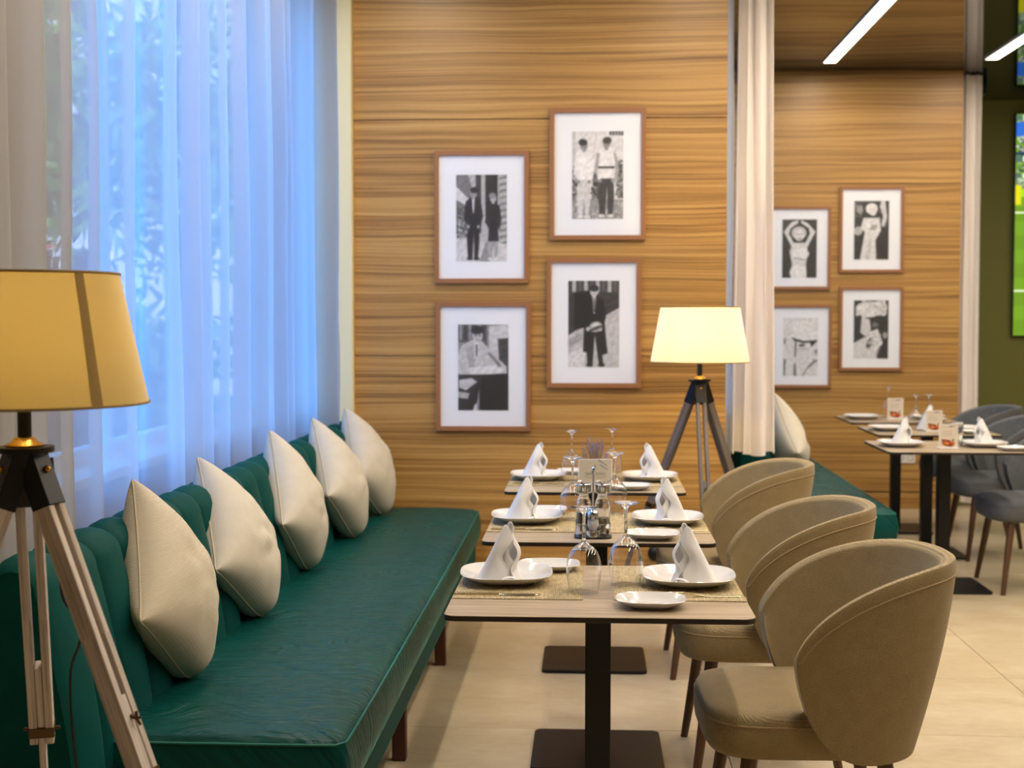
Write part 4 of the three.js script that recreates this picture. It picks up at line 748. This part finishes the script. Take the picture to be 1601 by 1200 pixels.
// the far tables
const FN = ['nearest far table', 'middle far table', 'far table by the wood wall'];
const TUMBLER = lathe([[0, 0], [0.026, 0], [0.028, 0.002], [0.034, 0.13], [0.0332, 0.1305], [0.0322, 0.13], [0.0262, 0.006], [0, 0.006]], 40);
for (let k = 0; k < 3; k++) {
  const x = FX[k], d = FT[k], n = FN[k], y = 0.7502;
  one('dinner_plate', DINNER, M.china, 'white dinner plate on the bench side of the ' + n, 'plate', 'dinner plates on the far tables', x - 0.225, y, d + 0.34, 0.04);
  one('dinner_plate', DINNER, M.china, 'white dinner plate on the chair side of the ' + n, 'plate', 'dinner plates on the far tables', x + 0.21, y, d + 0.34, -0.04);
  if (k < 2) one('napkin', NAPL, M.napkin, 'white folded napkin on the bench side plate of the ' + n, 'napkin', 'napkins on the far tables', x - 0.215 + k * 0.22, y + 0.0075, d + 0.33, 0.1);
  if (k < 1) one('napkin', NAPR, M.napkin, 'white folded napkin on the chair side plate of the ' + n, 'napkin', 'napkins on the far tables', x + 0.20, y + 0.0075, d + 0.33, -0.1);
  one('side_plate', SIDE, M.china, 'small white side plate at the front edge of the ' + n, 'plate', 'side plates on the far tables', x + [0.30, 0.22, 0.2][k], y, d + 0.12, 0.02);
}
card('menu card with a food picture on the nearest far table', 1.868, 7.26, 0.092, 0.128, foodTex, 0.05);
card('menu card with a food picture on the middle far table', 2.06, 8.34, 0.092, 0.128, foodTex, 0.05);
card('menu card with a food picture on the far table by the wood wall', 2.055, 9.36, 0.1, 0.142, foodTex, 0.05);
one('tumbler', TUMBLER, M.glass, 'clear tall water glass beside the menu card, nearest far table', 'glass', undefined, 1.948, 0.7502, 7.4);
one('wine_glass', GOBLET, M.glass, 'left one of two upturned wine glasses on the middle far table', 'wine glass', 'wine glasses on the far tables', 2.0, 0.7502, 8.55);
one('wine_glass', GOBLET, M.glass, 'right one of two upturned wine glasses on the middle far table', 'wine glass', 'wine glasses on the far tables', 2.09, 0.7502, 8.6);
one('wine_glass', GOBLET, M.glass, 'upturned wine glass behind the menu card of the backmost far table', 'wine glass', 'wine glasses on the far tables', 2.04, 0.7502, 9.52);

// ---------------------------------------------------------------- sockets and the screen
function socket(label, x, y, d, gangs) {
  const t = thing('wall_socket', label, 'wall socket', [x, y, d]);
  for (let i = 0; i < gangs; i++) {
    const X = (i - (gangs - 1) / 2) * 0.071;
    mesh('plate', box(0.07, 0.08, 0.01, X, 0, 0.005, 0.004), M.white, t);
    mesh('outlet', lathe([[0.02, 0.002], [0.021, 0.004], [0.0195, 0.004], [0.018, -0.004], [0, -0.004]], 28).rotateX(Math.PI / 2).translate(X, 0, 0.0095), M.blackMetal, t);
  }
  return t;
}
socket('cream double wall socket low on the far wood wall', 2.365, 0.385, D2, 2);
socket('white wall socket on the near wood wall under the tables', 0.405, 0.245, D1, 1);
tag(mesh('power_plug', join(new THREE.SphereGeometry(0.036, 24, 16).scale(1, 1.1, 0.8), cyl(0.012, 0.016, 0.03, 0, 0.04, 0))), 'round black power plug hanging before the near wood wall', 'plug');
scene.getObjectByName('power_plug').material = M.blackMetal; scene.getObjectByName('power_plug').position.copy(P(0.33, 0.245, D1 - 0.04));
{
  const t = thing('screen', 'big wall screen showing a green football pitch and stadium', 'screen', [5.25, 2.21, D3 - 0.03]), w = 3.36, h = 1.85;
  const tex = canvasTex(1024, 564, (g, W, H) => {
    g.fillStyle = '#6f9a1c'; g.fillRect(0, 0, W, H); for (let i = 0; i < 10; i++) if (i % 2) { g.fillStyle = '#668f18'; g.fillRect(0, 200 + i * 36, W, 36); }
    for (let i = 0; i < 5200; i++) { const c = [[40, 50, 60], [150, 160, 150], [90, 110, 110], [200, 205, 200], [60, 90, 60]][Math.floor(rnd() * 5)]; g.fillStyle = `rgb(${c})`; g.fillRect(rnd() * W, rnd() * 190, 7, 5); }
    g.fillStyle = '#2d68c8'; g.fillRect(0, 20, W, 36); g.fillStyle = '#1c3a52'; g.fillRect(0, 96, W, 8); for (let i = 0; i < 60; i++) { g.fillStyle = i % 2 ? '#c8e8d0' : '#506a60'; g.fillRect(i * 17, 2, 13, 14); g.fillRect(i * 17, 106, 13, 14); g.fillRect(i * 17, 150, 13, 12); }
    g.fillStyle = '#9ad41c'; g.fillRect(0, 190, W, 20); g.strokeStyle = '#e8f4c8'; g.lineWidth = 4; g.strokeRect(-20, 250, 320, 200); g.beginPath(); g.arc(W / 2, 380, 90, 0, 7); g.stroke(); g.beginPath(); g.moveTo(W / 2, 210); g.lineTo(W / 2, H); g.stroke();
    g.fillStyle = '#d8d010'; g.fillRect(0, 180, 14, 50);
  });
  mesh('screen_frame', box(w + 0.02, h + 0.02, 0.028, 0, 0, 0.014, 0.004), M.blackMetal, t);
  mesh('display', box(w, h, 0.003, 0, 0, 0.0295), std({ color: 0x111111, map: tex, emissive: 0xffffff, emissiveMap: tex, emissiveIntensity: 1.0, roughness: 0.5 }), t);
}

// ---------------------------------------------------------------- the garden outside the windows
struct('ground', span(-40, XL - 0.27, -0.3, -0.05, -14, 34), M.lawn);
const LEAF = (() => { const s = new THREE.Shape(); s.moveTo(0, -0.5); s.quadraticCurveTo(0.32, -0.1, 0, 0.5); s.quadraticCurveTo(-0.32, -0.1, 0, -0.5); return new THREE.ShapeGeometry(s, 3); })();
function tree(name, label, cat, x, d, h, r, mat, n, low, size) {
  const t = thing(name, label, cat, [x, -0.05, d]);
  if (h > 2) mesh('trunk', tube([new THREE.Vector3(0, 0, 0), new THREE.Vector3(0.08, h * 0.3, 0.05), new THREE.Vector3(-0.05, h * 0.75, 0)], 0.13, 20, 10), M.bark, t);
  const m = new THREE.InstancedMesh(LEAF, mat, n), o = new THREE.Object3D();
  for (let i = 0; i < n; i++) {
    const a = rr(0, 6.283), z = rr(-1, 1), k = Math.cbrt(rnd()) * (0.8 + 0.3 * n3(Math.cos(a) * 2 + x, z * 2, Math.sin(a) * 2 + d)), q = Math.sqrt(1 - z * z);
    o.position.set(Math.cos(a) * q * r * k, lerp(low, h, (z * k + 1) / 2), Math.sin(a) * q * r * k); o.rotation.set(rr(0, 6), rr(0, 6), rr(0, 6)); o.scale.setScalar(size * rr(0.7, 1.3)); o.updateMatrix(); m.setMatrixAt(i, o.matrix);
  }
  m.name = 'foliage'; m.userData.kind = 'stuff'; shade(m); t.add(m); return t;
}
tree('tree', 'leafy tree outside the window, seen through the left of the curtain', 'tree', -5.2, 11.5, 5.6, 1.7, M.leaf, 2600, 1.3, 0.3);
tree('tree', 'dark green tree outside the window behind the curtain folds', 'tree', -7.6, 15.5, 6.4, 2.1, M.leafDark, 2800, 1.5, 0.34);
tree('tree', 'pale leafy tree outside beyond the right of the curtain', 'tree', -6.2, 21, 6.8, 2.3, M.leaf, 2600, 1.5, 0.36);
{  // invented bright backdrop, added so white streaks show through the sheer curtain
  const t = thing('building', 'added pale building outside that makes bright streaks in the sheer curtain', 'building', [-8.6, -0.05, 26]);
  mesh('wall', box(4.2, 9, 5, 0, 4.5, -2.5), M.white, t); mesh('roof', box(4.6, 0.25, 5.4, 0, 9.1, -2.5, 0.03), M.beigeWall, t);
  for (let i = 0; i < 2; i++) for (let j = 0; j < 3; j++) { const f = mesh('window', box(0.9, 1.3, 0.08, -1 + i * 2, 2.2 + j * 2.6, 0.02, 0.01), M.winFrame, t); mesh('pane', box(0.76, 1.16, 0.02, -1 + i * 2, 2.2 + j * 2.6, 0.06), M.blackMetal, f); }
}
tree('hedge', 'dark clipped hedge outside in front of the pale building', 'hedge', -6.6, 17.5, 1.9, 2.6, M.leafDark, 3200, 0.0, 0.26);
tree('bush', 'red flowering bush outside near the edge of the window', 'bush', -3.85, 9.6, 2.2, 0.6, M.flower, 900, 0.1, 0.16);

renderer.render(scene, camera);
